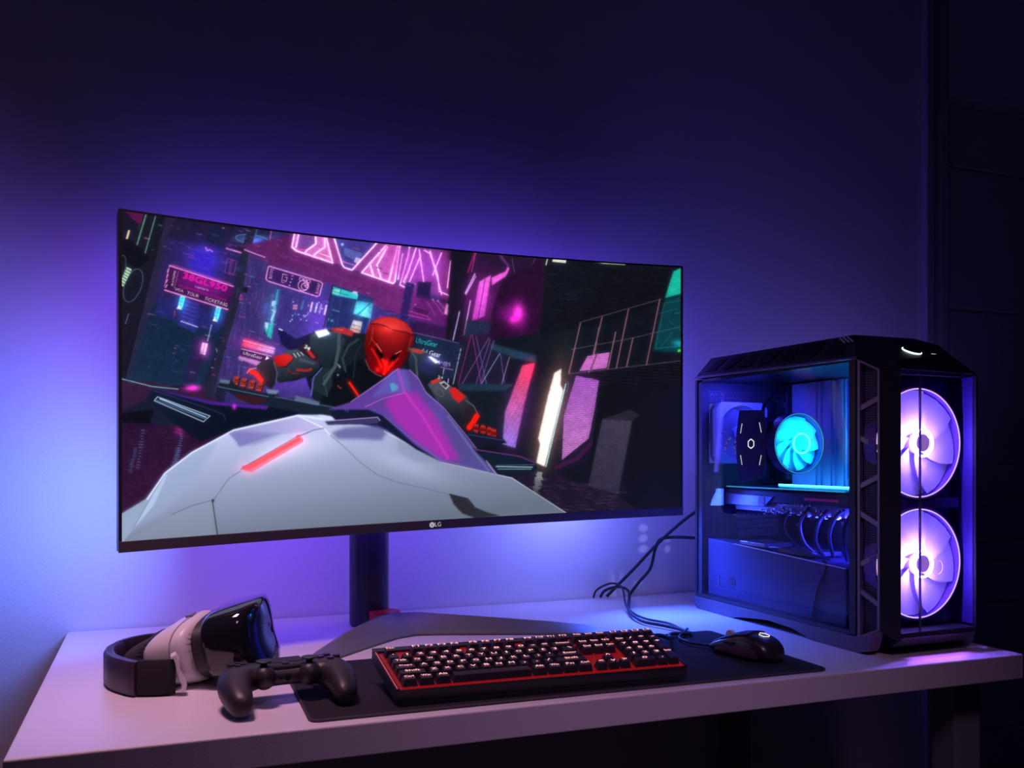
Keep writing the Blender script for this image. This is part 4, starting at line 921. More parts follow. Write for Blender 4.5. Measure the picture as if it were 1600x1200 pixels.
# ------------------------------------------------------------ cables
cable_m = mat('cable_braid', (0.02, 0.02, 0.03), 0.55, bump=1.0, scale=900)
def Zp(px, py, z):  # measured spot on a level surface
    d = (1.08-z)*1400/(py-715); l = (px-800)/1400*d
    return (d*0.36975+l*0.92913, d*0.92913-l*0.36975, z)
mb = MB().tube([(0.886, 1.285, 0.762), (0.876, 1.305, 0.759), (0.862, 1.335, 0.759), (0.868, 1.375, 0.759), (0.900, 1.410, 0.759), (0.930, 1.445, 0.758)]+[Zp(*p) for p in ((1070, 985, .755), (1045, 974, .755), (1010, 967, .755), (990, 958, .758), (978, 945, .765))]+[(0.985, 1.80, 0.785), (0.976, 1.835, 0.790), (0.957, 1.868, 0.772), (0.950, 1.873, 0.753)], 0.0024)
tag(obj('mouse_cable', mb, cable_m, smooth=True), 'thin black cable looping from the mouse back to the wall', 'cable')
mb = MB().tube([tuple(kp(0.985, 0.93, -0.006)), (0.765, 1.268, 0.790), (0.82, 1.33, 0.770), (0.870, 1.405, 0.7600)]+[(Zp(1078, 991, .757)[0], Zp(1078, 991, .757)[1], .7585), Zp(1062, 983, .756), Zp(1035, 977, .756), Zp(1005, 971, .756), Zp(987, 960, .758), Zp(982, 950, .76), (1.0, 1.795, 0.775), (0.992, 1.83, 0.782), (0.975, 1.862, 0.770), (0.968, 1.873, 0.7535)], 0.0033)
tag(obj('keyboard_cable', mb, cable_m, smooth=True), 'thicker black braided cable running from the keyboard across the desk', 'cable')
mb = MB().tube([(1.175, 1.700, 0.980), (1.135, 1.735, 0.955), (1.09, 1.80, 0.890), (1.04, 1.845, 0.818), (1.0, 1.868, 0.770), (0.985, 1.874, 0.7535)], 0.0036)
tag(obj('power_cable', mb, cable_m, smooth=True), 'black cable slanting straight down the wall behind the computer', 'cable')
mb = MB().tube([(1.195, 1.700, 0.880), (1.150, 1.735, 0.896), (1.095, 1.80, 0.893), (1.082, 1.815, 0.868), (1.080, 1.835, 0.820), (1.060, 1.855, 0.785), (1.045, 1.873, 0.7535)], 0.0036)
tag(obj('video_cable', mb, cable_m, smooth=True), 'black cable with a sharp bend at its top behind the computer', 'cable')

# ------------------------------------------------------------ computer tower
pc = thing('computer_case', 'black tower computer with glass side and two glowing front fans on the desk', 'computer', (1.2185, 1.41, 0.75))
PC = (1.2185, 1.41, 0.75)
def P_(name, mb, m, parent=None, **k): return obj(name, mb, m, parent or pc, org=PC, **k)
steel = mat('case_steel', (0.055, 0.05, 0.08), 0.45, metal=0.4, bump=0.1, scale=900)
steel_in = mat('case_inner_steel', (0.10, 0.09, 0.13), 0.55, metal=0.2, bump=0.1, scale=600)
gun = mat('gunmetal_trim', (0.36, 0.30, 0.36), 0.42, metal=0.6)
black = mat('case_black', (0.02, 0.018, 0.026), 0.4)
X0, X1, YB, YF = 1.107, 1.330, 1.684, 1.196
# outer shell
P_('right_panel', MB().box((X1-0.006, YF, 0.776), (X1, YB, 1.25)), steel, bevel=0.001)
# rear wall with openings for the fan
RY = 1.662
mb = MB(); fcx, fcz = 1.192, 1.134; fr = 0.066
mb.box((X0, RY, 0.776), (X1-0.006, YB, fcz-fr)); mb.box((X0, RY, fcz+fr), (X1-0.006, YB, 1.25))
mb.box((X0, RY, fcz-fr), (fcx-fr, YB, fcz+fr)); mb.box((fcx+fr, RY, fcz-fr), (X1-0.006, YB, fcz+fr))
rear = P_('rear_panel', mb, steel_in)
# honeycomb vent above the rear fan
mb = MB()
for i in range(13):
    for j in range(3):
        cx, cz = 1.128+i*0.0085+(j % 2)*0.00425, 1.207+j*0.0074
        mb.ring((cx, RY-0.0012, cz), (0, 1, 0), 0.0046, 0.0008, 0.001, 6)
P_('honeycomb_vent', mb, gun, rear)
mb = MB()
for r in (0.018, 0.030, 0.042, 0.054): mb.ring((fcx, YB-0.003, fcz), (0, 1, 0), r, 0.0016, 0.002, 40)
for k in range(18):
    a = k*PI/9; mb.tube([(fcx+0.016*math.cos(a), YB-0.002, fcz+0.016*math.sin(a)), (fcx+0.066*math.cos(a), YB-0.002, fcz+0.066*math.sin(a))], 0.0009, 4, smooth=0)
P_('rear_grille', mb, steel, rear)
# expansion slot covers
for k in range(5):
    z = 0.905+k*0.0205
    mb = MB().box((1.196, RY-0.004, z), (1.306, RY, z+0.015))
    for q in range(16): mb.box((1.200+q*0.0064, RY-0.0052, z+0.004), (1.2032+q*0.0064, RY-0.004, z+0.011))
    P_('slot_cover', mb, gun, rear)
    P_('screw', MB().cyl((1.190, RY-0.003, z+0.008), (0, 1, 0), 0.002, 0.003, 10), mat('bright_screw', (0.9, 0.9, 0.95), 0.25, metal=1.0), rear)
# connector column at the rear left
mb = MB().box((1.113, RY-0.003, 0.905), (1.178, RY, 1.045))
for q in range(17): mb.box((1.128, RY-0.005, 0.915+q*0.0068), (1.134, RY-0.003, 0.9185+q*0.0068)); mb.box((1.143, RY-0.005, 0.915+q*0.0068), (1.149, RY-0.003, 0.9185+q*0.0068))
P_('port_bracket', mb, steel_in, rear)
mb = MB(); 
for q in range(2): mb.box((1.128+q*0.015, RY-0.0058, 0.913), (1.135+q*0.015, RY-0.005, 0.9155))
mb.box((1.112, RY-0.0045, 0.9035), (1.170, RY-0.003, 0.9050))
P_('port_edge', mb, mat('bright_screw', (0.9, 0.9, 0.95), 0.25, metal=1.0), rear)
# roof, bottom and shroud
P_('roof_plate', MB().box((X0, YF, 1.244), (X1-0.006, YB, 1.25)), black)
P_('floor_plate', MB().box((X0, YF, 0.776), (X1, YB, 0.784)), steel)
mb = MB().hexa([(1.118, 1.235, 0.784), (1.322, 1.235, 0.784), (1.322, 1.655, 0.784), (1.118, 1.655, 0.784),
                (1.118, 1.235, 0.886), (1.322, 1.235, 0.886), (1.322, 1.655, 0.905), (1.118, 1.655, 0.905)])
shr = P_('supply_shroud', mb, mat('shroud_paint', (0.10, 0.09, 0.20), 0.5, bump=0.1, scale=500), bevel=0.0015)
P_('shroud_edge', MB().hexa([(1.1165, 1.235, 0.8855), (1.1195, 1.235, 0.8855), (1.1195, 1.56, 0.9005), (1.1165, 1.56, 0.9005), (1.1165, 1.235, 0.887), (1.1195, 1.235, 0.887), (1.1195, 1.56, 0.902), (1.1165, 1.56, 0.902)]), mat('bright_screw', (0.9, 0.9, 0.95), 0.25, metal=1.0), shr)
mb = MB(); 
for q, (w, h) in enumerate(((0.004, 0.014), (0.0, 0.0))):
    if w: mb.box((1.1168, 1.612, 0.808), (1.118, 1.616, 0.828))
P_('shroud_mark', mb, gun, shr)
mb = MB(); 
for r in (0.0035, 0.007, 0.0105): mb.ring((1.1166, 1.567, 0.822), (1, 0, 0), r, 0.0008, 0.001, 24)
for k in range(6):
    a = k*PI/3; mb.tube([(1.1166, 1.567, 0.822), (1.1166, 1.567+0.011*math.cos(a), 0.822+0.011*math.sin(a))], 0.0005, 4, smooth=0)
P_('shroud_emblem', mb, gun, shr)
# storage drives lying on the shroud
for (ya, yb, xa) in ((1.34, 1.44, 1.135), (1.47, 1.55, 1.125)):
    z = 0.886+(ya-1.235)*0.045+0.001
    d_ = P_('storage_drive', MB().box((xa, ya, z+0.003), (xa+0.068, yb, z+0.011)), mat('drive_metal', (0.35, 0.35, 0.42), 0.3, metal=0.6), bevel=0.001)
# motherboard on the right inner wall
brd = P_('motherboard', MB().box((1.312, 1.34, 0.925), (1.3155, 1.645, 1.235)), mat('board_green', (0.03, 0.03, 0.06), 0.4, bump=0.5, scale=300))
mb = MB()
rr = random.Random(5)
for q in range(70):
    y = 1.345+rr.random()*0.28; z = 0.93+rr.random()*0.29; s = 0.003+rr.random()*0.006
    mb.box((1.305+rr.random()*0.004, y, z), (1.312, y+s, z+s*1.3))
P_('board_components', mb, gun, brd)
P_('io_cover', MB().box((1.285, 1.60, 1.03), (1.312, 1.655, 1.225)), black, brd, bevel=0.003)
for q in range(4):
    ram = P_('memory_stick', MB().box((1.272, 1.372+q*0.010, 1.035), (1.312, 1.378+q*0.010, 1.232)), mat('memory_sink', (0.30, 0.34, 0.6), 0.4), bevel=0.001)
# smooth ribbed cover over the board that catches the cyan light
mb = MB().box((1.298, 1.30, 1.020), (1.304, 1.60, 1.240))
for y, w in ((1.425, .004), (1.437, .012), (1.462, .003), (1.475, .016), (1.505, .006), (1.52, .02)): mb.box((1.294, y, 1.020), (1.298, y+w, 1.240))
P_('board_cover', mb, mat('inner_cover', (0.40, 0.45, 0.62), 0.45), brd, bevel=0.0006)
# fans ---------------------------------------------------------------
def fan(name, c, R, thick, blades, m_frame, m_blade, hub_r, m_ring=None, m_hub=None, square=True, direction=-1, m_rim=None, twist=0.5):
    """case fan whose axis is Y; c is the centre of its visible face, direction -1 faces the viewer"""
    cx, cy, cz = c
    f = MB()
    if square:
        h = R+0.0065
        for k in range(48):
            pass
        n = 48; vs = []
        for k in range(n):
            a = 2*PI*k/n; co, si = math.cos(a), math.sin(a); s = h/max(abs(co), abs(si)); s = min(s, h*1.28)
            for yy in (cy, cy+thick): vs += [(cx+co*s, yy, cz+si*s), (cx+co*R, yy, cz+si*R)]
        fs = []
        for k in range(n):
            a, b = k*4, ((k+1) % n)*4
            fs += [(a, b, b+1, a+1), (a+2, a+3, b+3, b+2), (a, a+2, b+2, b), (a+1, b+1, b+3, a+3)]
        f.add(vs, fs)
    else: f.ring((cx, cy, cz), (0, 1, 0), R+0.004, 0.004, thick)
    fr_ = P_(name, f, m_frame)
    b = MB()
    for k in range(blades):
        a0 = 2*PI*k/blades; rows_ = []
        for i in range(7):
            r = hub_r+(R-0.003-hub_r)*i/6; row = []
            for j in range(5):
                a = a0+twist*(i/6)+(2*PI/blades*1.03)*(j/4)
                row.append((cx+r*math.cos(a), cy+0.006+thick*0.45*(j/4), cz+r*math.sin(a)))
            rows_.append(row)
        vs = [p for r_ in rows_ for p in r_]
        b.add(vs, [(i*5+j, i*5+j+1, (i+1)*5+j+1, (i+1)*5+j) for i in range(6) for j in range(4)])
    P_('blades', b, m_blade, fr_, smooth=True)
    P_('hub', MB().cyl((cx, cy+0.003, cz), (0, 1, 0), hub_r, thick*0.7, 40), m_hub or black, fr_, bevel=0.001)
    if m_ring: P_('light_ring', MB().torus((cx, cy-0.007, cz), (0, 1, 0), hub_r+0.004, 0.0016, 48, 8), m_ring, fr_)
    if m_rim: P_('rim', MB().torus((cx, cy-0.0005, cz), (0, 1, 0), R-0.001, 0.0011, 96, 8), m_rim, fr_)
    return fr_
blade_w = translucent('frosted_blade', (0.85, 0.85, 0.95), 0.45)
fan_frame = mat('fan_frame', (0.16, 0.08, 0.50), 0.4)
hub_v = mat('violet_hub', (0.40, 0.30, 0.60), 0.35)
vio = emis('violet_leds', (0.30, 0.16, 1.0), 480.0)
rim_e = emis('rim_glow', (1.0, 0.62, 1.0), 1.1)
for cz_ in (1.105, 0.9):
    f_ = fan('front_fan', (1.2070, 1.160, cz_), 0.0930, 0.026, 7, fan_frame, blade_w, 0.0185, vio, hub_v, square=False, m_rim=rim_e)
    P_('hub_cap', MB().cyl((1.2070, 1.1515, cz_), (0, 1, 0), 0.0150, 0.010, 32), mat('hub_led_glow', (0.30, 0.18, 0.55), 0.4, emit=(0.42, 0.20, 0.62), strength=0.75), f_, bevel=0.0006)  # weak emission stands in for LED light coming through the hub
    P_('diffuser', MB().cyl((1.2070, 1.187, cz_), (0, 1, 0), 0.094, 0.002, 64), mat('fan_back', (0.55, 0.5, 0.85), 0.6), f_)
# round emblem on the lower fan
vs, ts = text_polys('COOLER', 0.0052); vs2, ts2 = text_polys('MASTER', 0.0052)
mb = MB(); ex, ez = 1.219, 0.896
mb.add([(ex+x*1.0, 1.1335, ez+0.003+y*1.1) for x, y in vs], ts); mb.add([(ex+x*1.0, 1.1335, ez-0.003+y*1.1) for x, y in vs2], ts2)
mb.ring((ex, 1.1330, ez), (0, 1, 0), 0.0125, 0.0005, 0.0004, 40)
P_('glass_emblem', mb, mat('etched_white', (0.8, 0.75, 0.9), 0.5))
# front: backing plate, glass, frame
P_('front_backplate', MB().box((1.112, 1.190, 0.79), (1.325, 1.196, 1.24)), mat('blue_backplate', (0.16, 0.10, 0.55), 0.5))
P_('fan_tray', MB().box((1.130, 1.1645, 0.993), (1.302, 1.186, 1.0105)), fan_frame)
gl = glass('smoked_glass', (0.86, 0.86, 0.95))
P_('front_glass', MB().box((1.1805, 1.1305, 0.792), (1.2995, 1.1335, 1.2195)), gl)
P_('front_glass', MB().box((1.1345, 1.1305, 0.792), (1.1790, 1.1335, 1.2195)), gl)
P_('glass_seam', MB().box((1.1790, 1.1300, 0.792), (1.1805, 1.1340, 1.2195)), mat('seam_metal', (0.5, 0.4, 0.55), 0.3, metal=0.7))
# corner with mesh and zig-zag struts
Bt, Bb, Ct, Cb = Vector((1.107, 1.196, 1.2472)), Vector((1.107, 1.196, 0.7727)), Vector((1.1135, 1.152, 1.2264)), Vector((1.1135, 1.152, 0.7935))
def cor(t, z, off=0.0):   # t along the corner panel, z absolute, off outward
    p = Bb.lerp(Cb, t); n = Vector((-(Cb.y-Bb.y), Cb.x-Bb.x, 0)).normalized()*-1
    if n.x > 0: n = -n
    return Vector((p.x, p.y, z))+n*off
mesh_m = mat('vent_mesh', (0.045, 0.035, 0.06), 0.6, metal=0.4)
mb = MB().hexa([cor(0, .7727, -0.006), cor(1, .7935, -0.006), cor(1, .7935, -0.009), cor(0, .7727, -0.009), cor(0, 1.2472, -0.006), cor(1, 1.2264, -0.006), cor(1, 1.2264, -0.009), cor(0, 1.2472, -0.009)])
cp = P_('corner_mesh', mb, mesh_m)
mb = MB()
for i in range(9):
    for j in range(104):
        t = 0.16+i*0.084; z = 0.80+j*0.0041
        c = cor(t, z, -0.0052); u = (Cb-Bb).normalized()
        mb.add([c+u*-0.0009+Vector((0, 0, -0.001)), c+u*0.0009+Vector((0, 0, -0.001)), c+u*0.0009+Vector((0, 0, 0.001)), c+u*-0.0009+Vector((0, 0, 0.001))], [(0, 1, 2, 3)])
P_('mesh_dots', mb, mat('mesh_glint', (0.22, 0.18, 0.34), 0.35, metal=0.8), cp)
def strut(t0, z0, t1, z1, w, nm='strut'):
    d = Vector((0, 0, w/2))
    p = [cor(t0, z0-w/2, 0), cor(t1, z1-w/2, 0), cor(t1, z1-w/2, -0.006), cor(t0, z0-w/2, -0.006), cor(t0, z0+w/2, 0), cor(t1, z1+w/2, 0), cor(t1, z1+w/2, -0.006), cor(t0, z0+w/2, -0.006)]
    return P_(nm, MB().hexa(p), gun, cp, bevel=0.0005)
rail = lambda ta, tb, za, zb: MB().hexa([cor(ta, za[0], 0.001), cor(tb, za[1], 0.001), cor(tb, za[1], -0.006), cor(ta, za[0], -0.006), cor(ta, zb[0], 0.001), cor(tb, zb[1], 0.001), cor(tb, zb[1], -0.006), cor(ta, zb[0], -0.006)])
P_('rail', rail(0, 0.13, (.7727, .7752), (1.2472, 1.2445)), gun, cp, bevel=0.0005)
P_('rail', rail(0.90, 1.0, (.7914, .7935), (1.2285, 1.2264)), gun, cp, bevel=0.0005)
P_('rail', rail(0, 1, (1.2442, 1.2234), (1.2472, 1.2264)), gun, cp)
P_('rail', rail(0, 1, (.7727, .7935), (.7762, .7970)), gun, cp)
zc = lambda py, t: 1.08-(py-715)/1400*(1.5195-0.0385*t)
for a, b in ((638, 622), (684, 700), (760, 745), (802, 820), (882, 868), (923, 945)): strut(0.1, zc(a, 0.1), 0.92, zc(b, 0.92), 0.0095)
# solid front corner pillars
mb = MB().hexa([(1.1135, 1.152, .7935), (1.133, 1.126, .779), (1.1345, 1.150, .779), (1.117, 1.165, .7935), (1.1135, 1.152, 1.2264), (1.133, 1.126, 1.2250), (1.1345, 1.150, 1.2250), (1.117, 1.165, 1.2264)])
P_('front_pillar', mb, steel, bevel=0.001)
mb = MB().hexa([(1.2995, 1.126, .783), (1.328, 1.148, .790), (1.328, 1.190, .790), (1.3065, 1.136, .783), (1.2995, 1.126, 1.222), (1.328, 1.148, 1.226), (1.328, 1.190, 1.226), (1.3065, 1.136, 1.222)])
P_('front_pillar', mb, black, bevel=0.003)
mb = MB().hexa([(1.133, 1.150, 1.2195), (1.2995, 1.150, 1.2195), (1.2995, 1.19, 1.2195), (1.133, 1.19, 1.2195), (1.133, 1.150, 1.226), (1.2995, 1.150, 1.226), (1.2995, 1.19, 1.226), (1.133, 1.19, 1.226)])
P_('upper_brow', mb, steel)
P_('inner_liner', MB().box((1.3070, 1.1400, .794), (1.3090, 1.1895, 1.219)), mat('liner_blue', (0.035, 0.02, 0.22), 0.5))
# lower chin and plinth with two feet
mb = MB()
sec = lambda x, dy, dz: [(x, 1.1265+dy, .792), (x, 1.1265+dy, .783), (x, 1.150+dy, .7645+dz), (x, 1.196, .7645+dz), (x, 1.196, .792)]
mb.loft([sec(1.1345, 0.0, 0.0), sec(1.2995, 0.0, 0.0)]); P_('front_chin', mb, black, bevel=0.001)
side = [(1.684, .776), (1.688, .762), (1.672, .7503), (1.55, .7503), (1.51, .757), (1.43, .765), (1.36, .762), (1.30, .7503), (1.19, .7503), (1.165, .757), (1.152, .7925), (1.196, .776)]
mb = MB()
for xa, xb in ((1.101, 1.124), (1.315, 1.336)):
    mb.prism([(xa, y, z) for y, z in side], (xb-xa, 0, 0))
P_('plinth', mb, mat('plinth_plastic', (0.14, 0.11, 0.17), 0.4), bevel=0.001)
for y in (1.21, 1.63): P_('foot', MB().box((1.124, y-0.02, 0.7503), (1.315, y+0.02, 0.776)), black, bevel=0.002)
# roof cap
V = dict(A=(1.105, 1.690, 1.2534), B=(1.1055, 1.196, 1.2475), C=(1.1125, 1.1515, 1.2268), D=(1.131, 1.1255, 1.2252), E=(1.3005, 1.1255, 1.2222), Fk=(1.332, 1.165, 1.228), G=(1.332, 1.690, 1.2534),
         a=(1.140, 1.676, 1.2992), b=(1.1500, 1.2517, 1.2978), c=(1.132, 1.140, 1.2440), e=(1.2633, 1.140, 1.2508), f=(1.2917, 1.200, 1.2805), h=(1.290, 1.2517, 1.2978), g=(1.292, 1.676, 1.2998))
ks = list(V); mb = MB()
mb.add([V[k] for k in ks], [tuple(ks.index(q) for q in s) for s in (('a', 'b', 'h', 'g'), ('b', 'c', 'e', 'f', 'h'), ('A', 'B', 'b', 'a'), ('B', 'C', 'c', 'b'), ('C', 'D', 'c'), ('D', 'E', 'e', 'c'), ('E', 'Fk', 'f', 'e'), ('Fk', 'G', 'g', 'h', 'f'), ('G', 'A', 'a', 'g'), ('G', 'Fk', 'E', 'D', 'C', 'B', 'A'))])
cap = P_('roof_cap', mb, steel, bevel=0.0012)
A_, B_, b_, a_ = (Vector(V[k]) for k in 'ABba')
nrm_ = (B_-A_).cross(a_-A_).normalized()
if nrm_.x > 0: nrm_ = -nrm_
def slp(t, s, o=0.0): return A_.lerp(B_, t).lerp(a_.lerp(b_, t), s)+nrm_*o
for (t0, t1, t2, t3) in ((0.055, 0.125, 0.165, 0.092), (0.175, 0.235, 0.315, 0.205), (0.285, 0.385, 0.405, 0.35), (0.425, 0.505, 0.565, 0.437), (0.545, 0.66, 0.668, 0.612), (0.685, 0.775, 0.84, 0.695), (0.83, 0.93, 0.965, 0.895)):
    p = [slp(t0, .30, .0004), slp(t1, .30, .0004), slp(t2, .84, .0004), slp(t3, .84, .0004), slp(t0, .30, .0010), slp(t1, .30, .0010), slp(t2, .84, .0010), slp(t3, .84, .0010)]
    P_('side_vent', MB().hexa(p), mat('vent_dark', (0.012, 0.008, 0.016), 0.7), cap)
mb = MB()
P_('lower_rail', MB().hexa([slp(0, 0, 0.0), slp(1, 0, 0.0), slp(1, 0, 0.0015), slp(0, 0, 0.0015), slp(0, 0.09, 0.0), slp(1, 0.09, 0.0), slp(1, 0.09, 0.0015), slp(0, 0.09, 0.0015)]), gun, cap)
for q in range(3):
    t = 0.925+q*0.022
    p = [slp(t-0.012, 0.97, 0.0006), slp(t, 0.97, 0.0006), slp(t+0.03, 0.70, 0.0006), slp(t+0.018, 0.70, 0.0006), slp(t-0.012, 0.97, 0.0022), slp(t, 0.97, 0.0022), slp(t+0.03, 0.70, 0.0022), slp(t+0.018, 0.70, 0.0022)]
    P_('highlight_strip', MB().hexa(p), mat('painted_highlight', (0.85, 0.88, 0.95), 0.4), cap)  # pale strips paint in the highlights along the cap's ridge
# power mark and small lamp on the sloping front of the cap
fb, fc, fe, fh = (Vector(V[k]) for k in 'bceh')
def fs_(u, v, o=0.0008): return fc.lerp(fe, u).lerp(fb.lerp(fh, u), v)+Vector((0, -0.42, 0.9))*o
mb = MB(); arc = [fs_(0.50+0.12*math.cos(math.radians(a)), 0.30+0.16*math.sin(math.radians(a))) for a in range(100, 330, 12)]
mb.tube(arc, [0.0005+0.0016*math.sin(PI*i/(len(arc)-1)) for i in range(len(arc))], 8, smooth=0)
P_('power_light', mb, emis('power_glow', (0.75, 0.95, 1.0), 1.6), cap)
mb = MB().hexa([fs_(0.73, 0.14, 0), fs_(0.80, 0.14, 0), fs_(0.80, 0.20, 0), fs_(0.73, 0.20, 0), fs_(0.73, 0.14), fs_(0.80, 0.14), fs_(0.80, 0.20), fs_(0.73, 0.20)])
P_('status_light', mb, emis('status_glow', (0.6, 0.75, 0.85), 0.7), cap)
# glass side panel and its dark frame
P_('side_glass', MB().box((1.1045, 1.2125, 0.784), (1.1072, 1.680, 1.244)), glass('side_glass_mat', (0.90, 0.90, 0.97)))
mb = MB().box((1.1040, 1.1975, 0.778), (1.1085, 1.2125, 1.246)); P_('glass_frame', mb, black)
P_('glass_frame', MB().box((1.1040, 1.676, 0.778), (1.1085, 1.684, 1.250)), steel)
P_('glass_frame', MB().box((1.1040, 1.2125, 0.776), (1.1085, 1.676, 0.784)), steel)
# rear fan, cooler tower, its glowing fan
clear = translucent('pale_blade', (0.45, 0.5, 0.75), 0.5)
fan('rear_fan', (fcx, 1.634, fcz), 0.060, 0.025, 9, mat('rear_fan_frame', (0.55, 0.60, 0.80), 0.35), clear, 0.018, None, mat('rear_hub', (0.45, 0.5, 0.75), 0.4))
ccx, ccy, ccz = 1.1795, 1.432, 1.108
cool = P_('cpu_cooler', MB().box((1.121, 1.470, 1.056), (1.245, 1.545, 1.160)), black)
mb = MB()
for k in range(40): mb.box((1.1215, 1.468, 1.058+k*0.0025), (1.2445, 1.547, 1.0584+k*0.0025))
P_('fins', mb, gun, cool)
sd = [(1.1195, 1.458, 1.080), (1.1195, 1.470, 1.040), (1.1195, 1.545, 1.030), (1.1195, 1.556, 1.085), (1.1195, 1.556, 1.130), (1.1195, 1.545, 1.178), (1.1195, 1.470, 1.175), (1.1195, 1.458, 1.140)]
cov = P_('cooler_cover', MB().prism(sd, (0.004, 0, 0)), mat('cover_dark', (0.05, 0.04, 0.16), 0.4), cool, bevel=0.001)
mb = MB(); hx = [(1.1190, 1.505+0.0105*math.sin(k*PI/3+0), 1.108+0.0095*math.cos(k*PI/3)) for k in range(7)]
mb.tube(hx, 0.0009, 6, smooth=0); P_('hexagon_mark', mb, emis('hex_cold', (0.9, 0.95, 1.0), 1.3), cov)
for (y0_, z0_, y1_, z1_) in ((1.535, 1.150, 1.540, 1.130), (1.535, 1.065, 1.540, 1.085), (1.478, 1.150, 1.472, 1.130), (1.478, 1.065, 1.472, 1.085)):
    P_('light_slit', MB().tube([(1.1192, y0_, z0_), (1.1192, y1_, z1_)], 0.0007, 6, smooth=0), emis('slit_glow', (0.8, 0.9, 1.0), 0.9), cov)
cy_leds = emis('cyan_leds', (0.0016, 0.50, 0.85), 170.0)
cyb = translucent('cyan_blade', (0.75, 0.95, 0.95), 0.35)
cf = fan('cooler_fan', (ccx, ccy, ccz), 0.0565, 0.025, 9, mat('cooler_fan_frame', (0.04, 0.05, 0.22), 0.4), cyb, 0.0155, cy_leds, mat('cyan_hub', (0.12, 0.40, 0.75), 0.35), square=False)
P_('diffuser', MB().cyl((ccx, ccy+0.026, ccz), (0, 1, 0), 0.057, 0.002, 48), mat('cyan_back', (0.55, 0.85, 0.9), 0.6), cf)
P_('shroud_ring', MB().ring((ccx, ccy-0.001, ccz), (0, 1, 0), 0.0595, 0.0016, 0.004), emis('fan_rim_cyan', (0.05, 0.6, 0.9), 0.7), cf)
# coolant hoses curling by the fan top
mb = MB().tube([(1.145, 1.50, 1.165), (1.140, 1.49, 1.185), (1.143, 1.47, 1.198), (1.155, 1.455, 1.190), (1.16, 1.45, 1.175)], 0.0035)
P_('hose', mb, mat('hose_dark', (0.10, 0.12, 0.22), 0.25), cool, smooth=True)
# graphics card
gy0, gy1 = 1.262, 1.640
gpu = P_('graphics_card', MB().box((1.150, gy0, 0.988), (1.308, gy1, 1.014)), mat('card_shroud', (0.06, 0.05, 0.14), 0.35), bevel=0.003)
P_('backplate', MB().box((1.150, gy0, 1.0155), (1.308, gy1, 1.0185)), mat('card_plate', (0.10, 0.12, 0.25), 0.3, metal=0.6), gpu)
P_('edge_light', MB().box((1.1485, gy0+0.01, 1.0172), (1.1505, gy1-0.01, 1.0192)), emis('card_edge_cyan', (0.05, 0.5, 0.85), 0.8), gpu)
for q in range(3): P_('card_fan', MB().cyl((1.225, gy0+0.07+q*0.118, 0.9865), (0, 0, -1), 0.045, 0.006, 32), black, gpu)
P_('heatsink', MB().box((1.158, gy0+0.02, 0.970), (1.30, gy1-0.03, 0.988)), gun, gpu)
P_('edge_stripe', MB().box((1.1478, 1.29, 0.9985), (1.1502, 1.38, 1.0035)), mat('card_stripe', (0.35, 0.03, 0.25), 0.4, emit=(0.5, 0.02, 0.35), strength=0.12), gpu)
mb = MB()
for q in range(60):
    y = gy0+0.01+rr.random()*0.24; z = 0.966+rr.random()*0.022; s = 0.0014+rr.random()*0.0035
    mb.box((1.146, y, z), (1.152, y+s, z+s*rr.random()*1.4+0.0006))
P_('card_components', mb, mat('bright_screw', (0.9, 0.9, 0.95), 0.25, metal=1.0), gpu)
mb = MB().hexa([(1.1465, 1.500, 0.980), (1.1465, 1.640, 0.980), (1.150, 1.640, 0.980), (1.150, 1.500, 0.980), (1.1465, 1.470, 1.002), (1.1465, 1.640, 1.004), (1.150, 1.640, 1.004), (1.150, 1.470, 1.002)])
P_('side_fin', mb, mat('card_fin', (0.25, 0.25, 0.45), 0.3, metal=0.7), gpu, bevel=0.001)
mb = MB().box((1.1455, 1.497, 0.984), (1.1463, 1.517, 1.000)); P_('label_plate', mb, mat('plate_white', (0.7, 0.75, 0.9), 0.4), gpu)
# cables inside
wire = mat('inner_cable', (0.10, 0.09, 0.14), 0.28)
for pts, r in (([(1.16, 1.38, 0.985), (1.135, 1.375, 0.955), (1.140, 1.37, 0.920), (1.16, 1.36, 0.898)], 0.0032), ([(1.17, 1.33, 0.988), (1.137, 1.325, 0.962), (1.137, 1.335, 0.925), (1.16, 1.34, 0.896)], 0.0036),
               ([(1.18, 1.29, 0.990), (1.142, 1.285, 0.975), (1.138, 1.30, 0.940), (1.165, 1.32, 0.896)], 0.0036), ([(1.155, 1.43, 0.978), (1.130, 1.415, 0.945), (1.133, 1.385, 0.915), (1.15, 1.365, 0.900)], 0.0016),
               ([(1.18, 1.27, 0.990), (1.150, 1.262, 0.975), (1.142, 1.27, 0.945), (1.170, 1.29, 0.892)], 0.003), ([(1.13, 1.46, 0.902), (1.125, 1.41, 0.905), (1.13, 1.36, 0.900), (1.15, 1.31, 0.893)], 0.0028),
               ([(1.125, 1.30, 0.893), (1.118, 1.285, 0.885), (1.1125, 1.30, 0.845), (1.114, 1.315, 0.80), (1.116, 1.32, 0.788)], 0.003)):
    P_('inner_cable', MB().tube(pts, r), wire, smooth=True)
